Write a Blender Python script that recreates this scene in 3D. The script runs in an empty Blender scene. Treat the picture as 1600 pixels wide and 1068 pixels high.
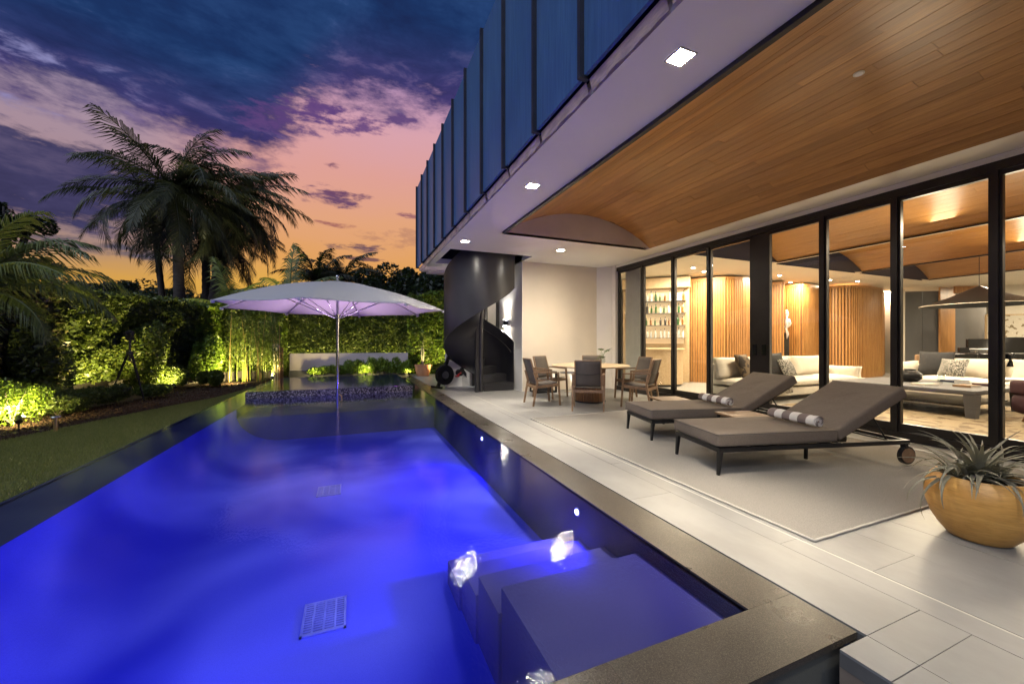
import bpy, bmesh, math, random
import numpy as np
from mathutils import Vector, Matrix, Quaternion
random.seed(7); np.random.seed(7)
PI = math.pi
scn = bpy.context.scene
COL = scn.collection

# ------------------------------------------------------------------ camera
EYE = 1.2
YAW = math.radians(22.205)
cam_d = bpy.data.cameras.new('camera'); cam = bpy.data.objects.new('camera', cam_d); COL.objects.link(cam)
cam.location = (0, 0, EYE); cam.rotation_euler = (PI/2, 0, -YAW)
cam_d.sensor_width = 36; cam_d.lens = 610/1600*36; cam_d.clip_start = .05; cam_d.clip_end = 3000
scn.camera = cam
FW = (math.sin(YAW), math.cos(YAW)); RT = (math.cos(YAW), -math.sin(YAW))
def pt(u, v, d):
    """photo pixel and distance along the view axis -> place in the world"""
    l = (u-800)/610*d
    return Vector((d*FW[0]+l*RT[0], d*FW[1]+l*RT[1], EYE+(534-v)/610*d))

scn.render.engine = 'CYCLES'
scn.view_settings.view_transform = 'Standard'; scn.view_settings.look = 'None'
scn.view_settings.exposure = .28; scn.view_settings.gamma = 1
try: scn.view_settings.use_curve_mapping = False
except Exception: pass
scn.cycles.use_denoising = True
try: scn.cycles.denoiser = 'OPENIMAGEDENOISE'
except Exception: pass
scn.cycles.max_bounces = 8; scn.cycles.diffuse_bounces = 3; scn.cycles.glossy_bounces = 4
scn.cycles.transmission_bounces = 6; scn.cycles.transparent_max_bounces = 12
scn.cycles.sample_clamp_indirect = 4; scn.cycles.sample_clamp_direct = 0
scn.cycles.caustics_reflective = False; scn.cycles.caustics_refractive = False

# ------------------------------------------------------------------ node maths
class X:
    def __init__(s, nt, v): s.nt = nt; s.v = v
    def _m(s, op, *o, clamp=False):
        n = s.nt.nodes.new('ShaderNodeMath'); n.operation = op; n.use_clamp = clamp
        for i, a in enumerate((s,)+o):
            a = a.v if isinstance(a, X) else a
            if isinstance(a, (int, float)): n.inputs[i].default_value = a
            else: s.nt.links.new(a, n.inputs[i])
        return X(s.nt, n.outputs[0])
    def __add__(s, o): return s._m('ADD', o)
    def __sub__(s, o): return s._m('SUBTRACT', o)
    def __mul__(s, o): return s._m('MULTIPLY', o)
    def __truediv__(s, o): return s._m('DIVIDE', o)
    __radd__ = __add__; __rmul__ = __mul__
    def clamp(s): return s._m('ADD', 0.0, clamp=True)
    def sstep(s, lo, hi):
        n = s.nt.nodes.new('ShaderNodeMapRange'); n.interpolation_type = 'SMOOTHSTEP'
        s.nt.links.new(s.v, n.inputs[0])
        n.inputs[1].default_value = lo; n.inputs[2].default_value = hi; n.inputs[3].default_value = 0; n.inputs[4].default_value = 1
        return X(s.nt, n.outputs[0])
def ramp(nt, fac, stops):
    n = nt.nodes.new('ShaderNodeValToRGB'); nt.links.new(fac.v if isinstance(fac, X) else fac, n.inputs[0])
    e = n.color_ramp.elements
    while len(e) < len(stops): e.new(.5)
    for i, (p, c) in enumerate(stops): e[i].position = p; e[i].color = (*c, 1)
    return n.outputs[0]
def mixc(nt, f, a, b, blend='MIX'):
    n = nt.nodes.new('ShaderNodeMix'); n.data_type = 'RGBA'; n.blend_type = blend
    f = f.v if isinstance(f, X) else f
    for s_, v in ((n.inputs[0], f), (n.inputs[6], a), (n.inputs[7], b)):
        if isinstance(v, (int, float)): s_.default_value = v
        elif isinstance(v, tuple): s_.default_value = (*v, 1)
        else: nt.links.new(v, s_)
    return n.outputs[2]
def noise(nt, vec, scale=5, detail=4, rough=.55, dist=0, out=0):
    n = nt.nodes.new('ShaderNodeTexNoise')
    if vec is not None: nt.links.new(vec, n.inputs['Vector'])
    n.inputs['Scale'].default_value = scale; n.inputs['Detail'].default_value = detail
    n.inputs['Roughness'].default_value = rough; n.inputs['Distortion'].default_value = dist
    return X(nt, n.outputs[out])
def mapping(nt, vec, scale=(1, 1, 1), loc=(0, 0, 0), rot=(0, 0, 0)):
    n = nt.nodes.new('ShaderNodeMapping'); nt.links.new(vec, n.inputs[0])
    n.inputs[1].default_value = loc; n.inputs[2].default_value = rot; n.inputs[3].default_value = scale
    return n.outputs[0]
def lin(r, g, b):
    f = lambda c: (c/255/12.92) if c/255 <= .04045 else ((c/255+.055)/1.055)**2.4
    return (f(r), f(g), f(b))

# ------------------------------------------------------------------ sky: dusk, clouds by noise over azimuth and elevation
def make_world():
    w = bpy.data.worlds.new('World'); scn.world = w; w.use_nodes = True
    nt = w.node_tree; nt.nodes.clear()
    out = nt.nodes.new('ShaderNodeOutputWorld'); bg = nt.nodes.new('ShaderNodeBackground')
    nt.links.new(bg.outputs[0], out.inputs[0])
    tc = nt.nodes.new('ShaderNodeTexCoord'); d = tc.outputs['Generated']
    sp = nt.nodes.new('ShaderNodeSeparateXYZ'); nt.links.new(d, sp.inputs[0])
    x, y, z = (X(nt, sp.outputs[i]) for i in range(3))
    k = 57.29578
    az = x._m('ARCTAN2', y)*k
    el = z._m('ARCSINE')*k
    # stretched noise for clouds
    flat = mapping(nt, d, (1, 1, 2.6))
    nb = noise(nt, flat, 3.2, 7, .58, .25)
    nf = noise(nt, mapping(nt, d, (1, 1, 3.2), (3, 1, 7)), 11, 6, .62, .3)
    nm = noise(nt, mapping(nt, d, (1, 1, 2.2), (9, 4, 2)), 5.5, 6, .6, .4)
    nh = noise(nt, mapping(nt, d, (1, 1, 3.0), (5, 2, 1)), 34, 5, .65, .2)
    # clear glow by elevation
    elw = el + (nb-.5)*5
    glow = ramp(nt, (elw/60).clamp(), [
        (0.0, lin(210, 156, 60)), (.11, lin(228, 174, 76)), (.18, lin(226, 162, 92)), (.26, lin(226, 164, 124)),
        (.36, lin(222, 160, 150)), (.45, lin(216, 162, 172)), (.54, lin(178, 142, 184)), (.75, lin(90, 110, 175))])
    # dusk colour away from the sunset
    dusk = ramp(nt, (el/60).clamp(), [(0, lin(96, 90, 120)), (.25, lin(70, 80, 125)), (.6, lin(45, 70, 125)), (1, lin(30, 55, 105))])
    away = az._m('ABSOLUTE').sstep(38, 85)
    base = mixc(nt, away, glow, dusk)
    # left side: paler, greyer gaps
    leftm = (az*-1).sstep(8, 24)
    gap = ramp(nt, (elw/60).clamp(), [(0, lin(200, 150, 62)), (.11, lin(214, 160, 78)), (.17, lin(160, 132, 128)), (.3, lin(168, 140, 150)), (.45, lin(160, 145, 175)), (.6, lin(110, 130, 180))])
    base = mixc(nt, leftm*(away*-1+1), base, gap)
    def blob(a, e, sa, se):
        da = (az-a)/sa; de = (el-e)/se
        return da*da+de*de
    # --- big deck over the top of the sky
    bound = (az.sstep(-14, 2))*9.0+20.2
    deck = (el-bound + (nb-.5)*16 + (nf-.5)*10 + (nh-.5)*4).sstep(-1.6, 3.4)
    deckc = ramp(nt, (nm*.6+nf*.4), [(.30, lin(26, 38, 78)), (.46, lin(28, 52, 98)), (.58, lin(38, 66, 114)), (.68, lin(66, 90, 142)), (.80, lin(122, 132, 180))])
    under = ramp(nt, nf, [(.3, lin(42, 42, 86)), (.55, lin(66, 56, 110)), (.75, lin(128, 104, 148))])
    deckc = mixc(nt, (el-bound).sstep(1, 10), under, deckc)
    # thin blue breaks at the upper left
    brk = (nm*.5+nf*.5).sstep(.53, .66)*(az*-1).sstep(16, 30)
    deckc = mixc(nt, brk*.75, deckc, lin(150, 150, 200))
    col = mixc(nt, deck, base, deckc)
    # --- dark grey-violet bank at the left, between 9 and 20 degrees
    b1 = blob(-30, 14.8, 15, 4.6)
    bank = (b1*-1+1 + (nb-.5)*2.4 + (nf-.5)*2.2 + (nh-.5)*1.2).sstep(-.15, .55)
    bankc = ramp(nt, nf*.6+nm*.4, [(.3, lin(44, 42, 72)), (.55, lin(66, 62, 98)), (.75, lin(104, 92, 122))])
    col = mixc(nt, bank, col, bankc)
    b2 = blob(-24, 9.4, 10, 1.1)
    col = mixc(nt, (b2*-1+1+(nf-.5)*3).sstep(.3, .9), col, lin(98, 90, 104))
    # --- the smaller violet clouds in the glow
    blobs = [(-3.6, 18.6, 4.6, 1.25, (92, 62, 104)), (-.5, 19.2, 3.6, .5, (110, 72, 104)), (1.0, 12.7, 4.0, .75, (92, 70, 92)),
             (1.2, 11.2, 2.3, .3, (116, 82, 84)), (1.4, 9.2, 1.8, .35, (120, 86, 78)), (-2.2, 15.3, 2.6, .4, (160, 100, 96)),
             (-2.6, 22.3, 1.5, .45, (120, 78, 104)), (-5.5, 28.0, 4.0, 1.3, (96, 66, 124)), (1.2, 27.4, 4.4, 1.5, (96, 66, 124)),
             (-9.5, 26.0, 4.2, 1.7, (92, 66, 120)), (6.4, 28.6, 2.4, .6, (96, 70, 122)), (7.2, 17.4, 2.4, .5, (146, 94, 106)), (8, 14.2, 7, 1.6, (150, 104, 98))]
    for i, (a, e, sa, se, c) in enumerate(blobs):
        m = (blob(a, e, sa, se)*-.9+.75 + (nf-.5)*5.2 + (nm-.5)*3.0 + (nh-.5)*2.6).sstep(-.1, 1.1)
        m = m*((blob(a, e, sa*1.7, se*2.2)*-1+1).sstep(0, .5))
        col = mixc(nt, m*(.92 if i < 12 else .45), col, lin(*c))
    low = el.sstep(-3, .5)
    col = mixc(nt, low, lin(20, 24, 34), col)
    nt.links.new(col, bg.inputs[0]); bg.inputs[1].default_value = .83
make_world()
# fill: one weak, very soft sun added behind the camera for the garden and screens
sl = bpy.data.lights.new('sun', 'SUN'); sl.energy = 1.5; sl.angle = math.radians(60); sl.color = (.80, .88, 1.0)
so_ = bpy.data.objects.new('sun', sl); COL.objects.link(so_); so_.rotation_euler = Vector((.62, .45, -.85)).to_track_quat('-Z', 'Y').to_euler()

# ------------------------------------------------------------------ scene-graph helpers
def tag(o, label=None, cat=None, group=None, kind=None):
    if label: o['label'] = label
    if cat: o['category'] = cat
    if group: o['group'] = group
    if kind: o['kind'] = kind
    return o
def thing(name, label, cat, loc=(0, 0, 0), rz=0, group=None):
    o = bpy.data.objects.new(name, None); COL.objects.link(o)
    o.location = loc; o.rotation_euler = (0, 0, rz); o.empty_display_size = .1
    return tag(o, label, cat, group)
class MB:
    def __init__(s): s.v = []; s.f = []
    def add(s, vs, fs):
        b = len(s.v); s.v += [tuple(v) for v in vs]; s.f += [tuple(i+b for i in f) for f in fs]; return s
    def bx(s, x0, x1, y0, y1, z0, z1):
        v = [(x, y, z) for z in (z0, z1) for y in (y0, y1) for x in (x0, x1)]
        return s.add(v, [(0, 2, 3, 1), (4, 5, 7, 6), (0, 1, 5, 4), (2, 6, 7, 3), (0, 4, 6, 2), (1, 3, 7, 5)])
    def bar(s, a, b, w, h, up=(0, 0, 1), w2=None, h2=None):
        a = Vector(a); b = Vector(b); d = (b-a).normalized(); up = Vector(up)
        if abs(d.dot(up)) > .98: up = Vector((1, 0, 0))
        sd = d.cross(up).normalized(); u = sd.cross(d).normalized()
        w2 = w if w2 is None else w2; h2 = h if h2 is None else h2
        v = [a+sd*(i*w/2)+u*(j*h/2) for j in (-1, 1) for i in (-1, 1)]+[b+sd*(i*w2/2)+u*(j*h2/2) for j in (-1, 1) for i in (-1, 1)]
        return s.add(v, [(0, 1, 3, 2), (4, 6, 7, 5), (0, 4, 5, 1), (2, 3, 7, 6), (0, 2, 6, 4), (1, 5, 7, 3)])
    def tube(s, pts, r, n=10, caps=True):
        pts = [Vector(p) for p in pts]; rr = r if isinstance(r, (list, tuple)) else [r]*len(pts)
        rings = []; ref = None
        for i, p in enumerate(pts):
            d = (pts[min(i+1, len(pts)-1)]-pts[max(i-1, 0)]).normalized()
            if ref is None:
                ref = Vector((0, 0, 1)) if abs(d.z) < .9 else Vector((1, 0, 0))
            a = d.cross(ref).normalized(); ref = a.cross(d).normalized()
            rings.append([p+(a*math.cos(t)+ref*math.sin(t))*rr[i] for t in [2*PI*k/n for k in range(n)]])
        v = [q for g in rings for q in g]; f = []
        for i in range(len(pts)-1):
            for k in range(n): f.append((i*n+k, i*n+(k+1) % n, (i+1)*n+(k+1) % n, (i+1)*n+k))
        if caps: f.append(tuple(range(n))[::-1]); f.append(tuple((len(pts)-1)*n+k for k in range(n)))
        return s.add(v, f)
    def lathe(s, prof, c=(0, 0, 0), n=32, sx=1, sy=1):
        v = []; f = []
        for (r, z) in prof:
            for k in range(n): t = 2*PI*k/n; v.append((c[0]+r*sx*math.cos(t), c[1]+r*sy*math.sin(t), c[2]+z))
        for i in range(len(prof)-1):
            for k in range(n): f.append((i*n+k, i*n+(k+1) % n, (i+1)*n+(k+1) % n, (i+1)*n+k))
        return s.add(v, f)
    def disc(s, c, r, n=24, nrm=(0, 0, 1)):
        c = Vector(c); q = Vector((0, 0, 1)).rotation_difference(Vector(nrm))
        return s.add([c+q @ Vector((r*math.cos(2*PI*k/n), r*math.sin(2*PI*k/n), 0)) for k in range(n)], [tuple(range(n))])
    def rbox(s, x0, x1, y0, y1, z0, z1, r=.02, seg=3, M=None, puff=0):
        bm = bmesh.new(); bmesh.ops.create_cube(bm, size=1)
        for v in bm.verts: v.co = Vector(((x0+x1)/2+v.co.x*(x1-x0), (y0+y1)/2+v.co.y*(y1-y0), (z0+z1)/2+v.co.z*(z1-z0)))
        r = min(r, .49*min(x1-x0, y1-y0, z1-z0))
        if puff:
            bmesh.ops.subdivide_edges(bm, edges=bm.edges[:], cuts=6, use_grid_fill=True)
            for v in bm.verts:
                a = (v.co.x-x0)/(x1-x0)*2-1; b = (v.co.y-y0)/(y1-y0)*2-1; c = (v.co.z-z0)/(z1-z0)*2-1
                dims = [(x1-x0), (y1-y0), (z1-z0)]; i = dims.index(min(dims))
                t = [a, b, c]; o = [t[j] for j in range(3) if j != i]
                sc = (1-abs(o[0])**3.2)*(1-abs(o[1])**3.2)
                mid = [(x0+x1)/2, (y0+y1)/2, (z0+z1)/2][i]
                v.co[i] = mid+(v.co[i]-mid)*(.35+.65*sc+puff*sc)
                for j in range(3):
                    if j != i:
                        m2 = [(x0+x1)/2, (y0+y1)/2, (z0+z1)/2][j]
                        oth = [t[k] for k in range(3) if k != i and k != j][0]
                        v.co[j] = m2+(v.co[j]-m2)*(1-.06*(1-abs(oth)**2))
        else:
            bmesh.ops.bevel(bm, geom=bm.edges[:], offset=r, segments=seg, profile=.6, affect='EDGES')
        bm.verts.index_update()
        vs = [(M @ v.co if M else v.co.copy()) for v in bm.verts]; fs = [tuple(v.index for v in f.verts) for f in bm.faces]
        bm.free(); return s.add(vs, fs)
    def build(s, name, mat, parent=None, smooth=None, label=None, kind=None):
        me = bpy.data.meshes.new(name); me.from_pydata(s.v, [], s.f); me.materials.append(mat)
        o = bpy.data.objects.new(name, me); COL.objects.link(o)
        if parent: o.parent = parent
        if smooth:
            me.polygons.foreach_set('use_smooth', [True]*len(me.polygons))
            if smooth is not True: me.set_sharp_from_angle(angle=math.radians(smooth))
        if label: o['label'] = label
        if kind: o['kind'] = kind
        return o
def copy_tree(o, parent=None):
    c = o.copy(); COL.objects.link(c)
    if parent: c.parent = parent
    for ch in list(o.children): copy_tree(ch, c)
    return c

# ------------------------------------------------------------------ materials
MT = {}
def newmat(name):
    m = bpy.data.materials.new(name); m.use_nodes = True; MT[name] = m
    nt = m.node_tree; b = nt.nodes['Principled BSDF']; return m, nt, b
def bump(nt, b, h, strength=.2, dist=.01):
    n = nt.nodes.new('ShaderNodeBump'); n.inputs['Strength'].default_value = strength; n.inputs['Distance'].default_value = dist
    nt.links.new(h.v if isinstance(h, X) else h, n.inputs['Height']); nt.links.new(n.outputs[0], b.inputs['Normal'])
def simple(name, c, rough=.5, metal=0, var=.12, sc=6, bmp=0, bsc=60, stretch=(1, 1, 1), rnd=0, spec=None, coat=0):
    m, nt, b = newmat(name)
    tc = nt.nodes.new('ShaderNodeTexCoord'); v = mapping(nt, tc.outputs['Object'], stretch)
    n = noise(nt, v, sc, 5, .6)
    col = mixc(nt, n.sstep(.3, .7), tuple(x*(1-var) for x in c), tuple(min(1, x*(1+var)) for x in c))
    if rnd:
        oi = nt.nodes.new('ShaderNodeObjectInfo'); r = X(nt, oi.outputs['Random'])
        col = mixc(nt, r*rnd, col, tuple(x*.45 for x in c))
    nt.links.new(col, b.inputs['Base Color'])
    b.inputs['Metallic'].default_value = metal
    nt.links.new((n*.16+(rough-.08)).v, b.inputs['Roughness'])
    if spec is not None: b.inputs['Specular IOR Level'].default_value = spec
    if coat: b.inputs['Coat Weight'].default_value = coat; b.inputs['Coat Roughness'].default_value = .1
    if bmp: bump(nt, b, noise(nt, v, bsc, 3, .6), bmp, .004)
    return m
def emis(name, c, s):
    m, nt, b = newmat(name); b.inputs['Base Color'].default_value = (*c, 1)
    b.inputs['Emission Color'].default_value = (*c, 1); b.inputs['Emission Strength'].default_value = s; return m
def wood(name, c1, c2, stretch, rough=.42, rnd=.5, sc=1.0):
    m, nt, b = newmat(name)
    tc = nt.nodes.new('ShaderNodeTexCoord'); oi = nt.nodes.new('ShaderNodeObjectInfo')
    r = X(nt, oi.outputs['Random'])
    add = nt.nodes.new('ShaderNodeVectorMath'); add.operation = 'ADD'
    cmb = nt.nodes.new('ShaderNodeCombineXYZ'); nt.links.new((r*37).v, cmb.inputs[0]); nt.links.new((r*11).v, cmb.inputs[1]); nt.links.new((r*23).v, cmb.inputs[2])
    nt.links.new(tc.outputs['Object'], add.inputs[0]); nt.links.new(cmb.outputs[0], add.inputs[1])
    v = mapping(nt, add.outputs[0], stretch)
    g = noise(nt, v, 3*sc, 6, .65, .6); g2 = noise(nt, v, 14*sc, 4, .6, .2)
    col = mixc(nt, g.sstep(.3, .72), c1, c2)
    col = mixc(nt, g2.sstep(.45, .75)*.35, col, tuple(x*.5 for x in c1))
    if rnd:
        col = mixc(nt, (r*rnd), col, tuple(x*.38 for x in c1))
        r2 = (r*7.31)._m('FRACT')
        col = mixc(nt, r2*.3*rnd*1.5, col, tuple(min(1, x*1.5) for x in c2))
    nt.links.new(col, b.inputs['Base Color']); b.inputs['Roughness'].default_value = rough
    bump(nt, b, g2, .12, .002)
    return m
simple('deck_stone', (.262, .255, .238), .42, var=.15, sc=2.2, bmp=.06, bsc=40, stretch=(1, .6, 1), rnd=.10)
simple('deck_base', (.14, .13, .115), .8)
simple('white_strip', (.50, .475, .42), .5, var=.03)
simple('deck_riser', (.26, .20, .15), .55, var=.15)
simple('rug_weave', (.25, .232, .205), .95, var=.16, sc=160, bmp=.5, bsc=420, spec=.1)
simple('rug_cord', (.43, .40, .345), .9, var=.06, sc=80, bmp=.3, bsc=300)
simple('plaster', (.80, .745, .65), .65, var=.03, sc=1.2, bmp=.04, bsc=30)
simple('soffit_white', (.92, .86, .71), .7, var=.025, sc=.8)
simple('warm_wall', (.72, .63, .49), .75, var=.04, sc=.9, bmp=.04, bsc=25)
simple('taupe_wall', (.56, .48, .39), .7, var=.06, sc=1.5)
simple('peach_lit_timber', (.82, .60, .44), .6, var=.25, sc=8, stretch=(3, .6, 3))  # peach tone puts the orange light on the ledge into its colour
simple('bronze', (.030, .026, .023), .35, metal=.4, var=.2, sc=3)
simple('black_metal', (.020, .020, .022), .4, metal=.5, var=.2)
simple('stair_steel', (.036, .035, .037), .34, metal=.2, var=.18, sc=1.5)
simple('fin_metal', (.035, .035, .05), .5, metal=.3, var=.2)
wood('cedar', (.41, .18, .040), (.62, .31, .085), (9, .55, 9), .38, rnd=.5)
wood('slat_wood', (.34, .155, .042), (.52, .26, .08), (5, 5, .5), .45, rnd=0)
wood('teak', (.21, .12, .06), (.32, .195, .105), (2, 2, 1.5), .5, rnd=.25, sc=4)
wood('teak_dark', (.17, .078, .032), (.28, .135, .055), (6, 6, 1), .5, rnd=0, sc=2)
wood('light_oak', (.52, .38, .22), (.62, .47, .29), (3, 1, 3), .45, rnd=.1, sc=2)
simple('cushion', (.165, .135, .108), .92, var=.12, sc=140, bmp=.35, bsc=600, spec=.15)
simple('sling', (.10, .084, .07), .85, var=.12, sc=120, bmp=.3, bsc=500)
simple('cream_fabric', (.66, .61, .52), .95, var=.05, sc=5, bmp=.2, bsc=140, spec=.1)
simple('charcoal_fabric', (.025, .025, .028), .9, var=.2, sc=30)
simple('grey_cab', (.10, .10, .108), .6, var=.05)
simple('navy_wall', (.012, .018, .05), .6, var=.2, sc=3, stretch=(12, 1, 1))
simple('drain_grey', (.40, .40, .46), .5)
simple('porcelain', (.75, .74, .72), .3)
simple('wine_fabric', (.035, .007, .013), .85)
simple('terracotta', (.46, .22, .12), .75, var=.12, sc=6)
simple('grey_pot', (.24, .22, .20), .6)
wood('pot_ochre', (.60, .30, .065), (.70, .38, .10), (1.2, 1.2, 9), .38, rnd=0, sc=1.2)
simple('soil', (.035, .022, .015), .95, var=.4, sc=60, bmp=.8, bsc=90)
simple('mulch', (.045, .022, .013), .95, var=.55, sc=40, bmp=1, bsc=70)
simple('chrome', (.75, .75, .76), .12, metal=1, var=.03)
simple('alu', (.55, .55, .56), .3, metal=.9, var=.03)
simple('white_plastic', (.75, .75, .75), .35)
simple('red_plastic', (.45, .03, .03), .35)
simple('palm_trunk', (.075, .062, .055), .9, var=.4, sc=7, stretch=(1, 1, 5), bmp=1, bsc=14)
simple('pale_trunk', (.30, .27, .23), .85, var=.25, sc=8, bmp=.5, bsc=30)
simple('garden_wall', (.095, .085, .08), .8, var=.14, sc=2, bmp=.2, bsc=30)
simple('low_wall', (.46, .41, .43), .75, var=.05, sc=2)
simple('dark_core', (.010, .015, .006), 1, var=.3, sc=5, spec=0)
simple('brass', (.55, .38, .16), .35, metal=.8)
simple('far_roof', (.12, .05, .04), .8)
simple('screen_black', (.008, .009, .012), .15)
simple('sculpt', (.62, .56, .52), .4, var=.3, sc=14)

def granite():
    m, nt, b = newmat('granite')
    tc = nt.nodes.new('ShaderNodeTexCoord'); v = tc.outputs['Object']
    n = noise(nt, v, 260, 3, .8); n2 = noise(nt, v, 3, 3, .6)
    col = ramp(nt, n, [(.32, (.014, .012, .010)), (.5, (.055, .047, .037)), (.68, (.17, .145, .112))])
    col = mixc(nt, n2.sstep(.3, .75)*.35, col, (.05, .042, .034))
    nt.links.new(col, b.inputs['Base Color']); nt.links.new((n2*.25+.18).v, b.inputs['Roughness'])
    bump(nt, b, n, .15, .002)
granite()
def poolmat(name, c):
    m, nt, b = newmat(name)
    tc = nt.nodes.new('ShaderNodeTexCoord'); v = tc.outputs['Object']
    n = noise(nt, v, .7, 2, .45, .5); n2 = noise(nt, v, 180, 2, .6)
    col = mixc(nt, n.sstep(.25, .75), tuple(x*.30 for x in c[:2])+(c[2]*.72,), tuple(x*1.9 for x in c[:2])+(c[2]*1.25,))  # broad patches put the pool's uneven light into the finish colour
    col = mixc(nt, n2.sstep(.4, .7)*.18, col, tuple(x*.5 for x in c))
    nt.links.new(col, b.inputs['Base Color']); b.inputs['Roughness'].default_value = .7; b.inputs['Specular IOR Level'].default_value = .1
def cushmat():
    m = M_['cushion']; nt = m.node_tree; b = nt.nodes['Principled BSDF']; tc = nt.nodes.new('ShaderNodeTexCoord')
    h = noise(nt, tc.outputs['Object'], 5, 3, .5)*6+noise(nt, tc.outputs['Object'], 500, 2, .6)*.25
    bump(nt, b, h, .35, .006)
M_ = MT; cushmat()
poolmat('pool_plaster', (.135, .135, .50)); poolmat('pool_dark', (.09, .09, .10)); poolmat('pool_grey', (.19, .16, .20))
def mosaic():
    m, nt, b = newmat('mosaic')
    tc = nt.nodes.new('ShaderNodeTexCoord')
    vo = nt.nodes.new('ShaderNodeTexVoronoi'); vo.inputs['Scale'].default_value = 55; nt.links.new(tc.outputs['Object'], vo.inputs[0])
    r = X(nt, vo.outputs['Color'])
    nt.links.new(ramp(nt, r, [(.2, (.02, .018, .02)), (.6, (.12, .11, .12)), (.9, (.62, .58, .58))]), b.inputs['Base Color'])
    b.inputs['Roughness'].default_value = .2
mosaic()
def water(name, tint, bs=.04):
    m, nt, b = newmat(name); nt.nodes.remove(b); out = [n for n in nt.nodes if n.type == 'OUTPUT_MATERIAL'][0]
    tr = nt.nodes.new('ShaderNodeBsdfTransparent'); tr.inputs[0].default_value = (*tint, 1)
    gl = nt.nodes.new('ShaderNodeBsdfGlossy'); gl.inputs['Roughness'].default_value = .010
    lwt = nt.nodes.new('ShaderNodeLayerWeight'); lwt.inputs[0].default_value = .5; fr = (X(nt, lwt.outputs['Facing'])._m('POWER', 5.0)*.98+.02).v.node
    tc = nt.nodes.new('ShaderNodeTexCoord')
    h = noise(nt, tc.outputs['Object'], 4, 2, .45, .3)*.55+noise(nt, mapping(nt, tc.outputs['Object'], (1, .45, 1)), 75, 2, .5)*.30
    bp = nt.nodes.new('ShaderNodeBump'); bp.inputs['Strength'].default_value = bs; bp.inputs['Distance'].default_value = .05
    nt.links.new(h.v, bp.inputs['Height']); nt.links.new(bp.outputs[0], gl.inputs['Normal'])
    mx = nt.nodes.new('ShaderNodeMixShader'); nt.links.new(fr.outputs[0], mx.inputs[0]); nt.links.new(tr.outputs[0], mx.inputs[1]); nt.links.new(gl.outputs[0], mx.inputs[2])
    nt.links.new(mx.outputs[0], out.inputs[0])
water('water', (.56, .62, 1.0), .055)
def glassmat(name='glass', ior=1.5, tint=(.94, .96, .95)):
    m, nt, b = newmat(name); nt.nodes.remove(b); out = [n for n in nt.nodes if n.type == 'OUTPUT_MATERIAL'][0]
    tr = nt.nodes.new('ShaderNodeBsdfTransparent'); tr.inputs[0].default_value = (*tint, 1)
    gl = nt.nodes.new('ShaderNodeBsdfGlossy'); gl.inputs['Roughness'].default_value = .01
    lwt = nt.nodes.new('ShaderNodeLayerWeight'); lwt.inputs[0].default_value = .5; fr = (X(nt, lwt.outputs['Facing'])._m('POWER', 5.0)*.97+.03).v.node
    mx = nt.nodes.new('ShaderNodeMixShader'); nt.links.new(fr.outputs[0], mx.inputs[0]); nt.links.new(tr.outputs[0], mx.inputs[1]); nt.links.new(gl.outputs[0], mx.inputs[2])
    nt.links.new(mx.outputs[0], out.inputs[0])
glassmat()
def leafmat(name, c1, c2, c3=None, rough=.45, tl=.3):
    m, nt, b = newmat(name); out = [n for n in nt.nodes if n.type == 'OUTPUT_MATERIAL'][0]
    g = nt.nodes.new('ShaderNodeNewGeometry'); r = X(nt, g.outputs['Random Per Island'])
    st = [(0, c1), (.75, c2)] + ([(1, c3)] if c3 else [])
    col = ramp(nt, r, st); nt.links.new(col, b.inputs['Base Color']); b.inputs['Roughness'].default_value = rough
    t = nt.nodes.new('ShaderNodeBsdfTranslucent'); nt.links.new(mixc(nt, .5, col, (.10, .14, .01)), t.inputs[0])
    mx = nt.nodes.new('ShaderNodeMixShader'); mx.inputs[0].default_value = tl
    nt.links.new(b.outputs[0], mx.inputs[1]); nt.links.new(t.outputs[0], mx.inputs[2]); nt.links.new(mx.outputs[0], out.inputs[0])
leafmat('leaf_hedge', (.045, .075, .012), (.11, .155, .022), (.19, .21, .04))
leafmat('leaf_small', (.045, .070, .014), (.095, .135, .024), (.14, .17, .04))
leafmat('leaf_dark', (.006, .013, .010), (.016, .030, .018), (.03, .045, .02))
leafmat('leaf_bright', (.07, .13, .012), (.15, .24, .02), (.22, .30, .04))
leafmat('leaf_brown', (.055, .045, .022), (.11, .095, .035), (.15, .14, .05))
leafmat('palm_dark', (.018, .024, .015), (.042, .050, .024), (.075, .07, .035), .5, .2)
leafmat('palm_green', (.06, .09, .018), (.13, .165, .03), (.18, .20, .05))
leafmat('agave', (.15, .145, .10), (.27, .25, .18), (.33, .30, .23), .5, .15)
leafmat('grass', (.15, .18, .045), (.27, .29, .085), (.33, .31, .12), .7, .35)
def lawnmat():
    m, nt, b = newmat('lawn'); tc = nt.nodes.new('ShaderNodeTexCoord'); v = tc.outputs['Object']
    n = noise(nt, v, 1.6, 5, .6); n2 = noise(nt, v, 130, 3, .7)
    col = mixc(nt, n.sstep(.3, .7), (.10, .12, .032), (.18, .20, .06)); col = mixc(nt, n2.sstep(.4, .7)*.5, col, (.035, .042, .014))
    nt.links.new(col, b.inputs['Base Color']); b.inputs['Roughness'].default_value = .95; bump(nt, b, n2, 1, .02)
lawnmat()
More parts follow.
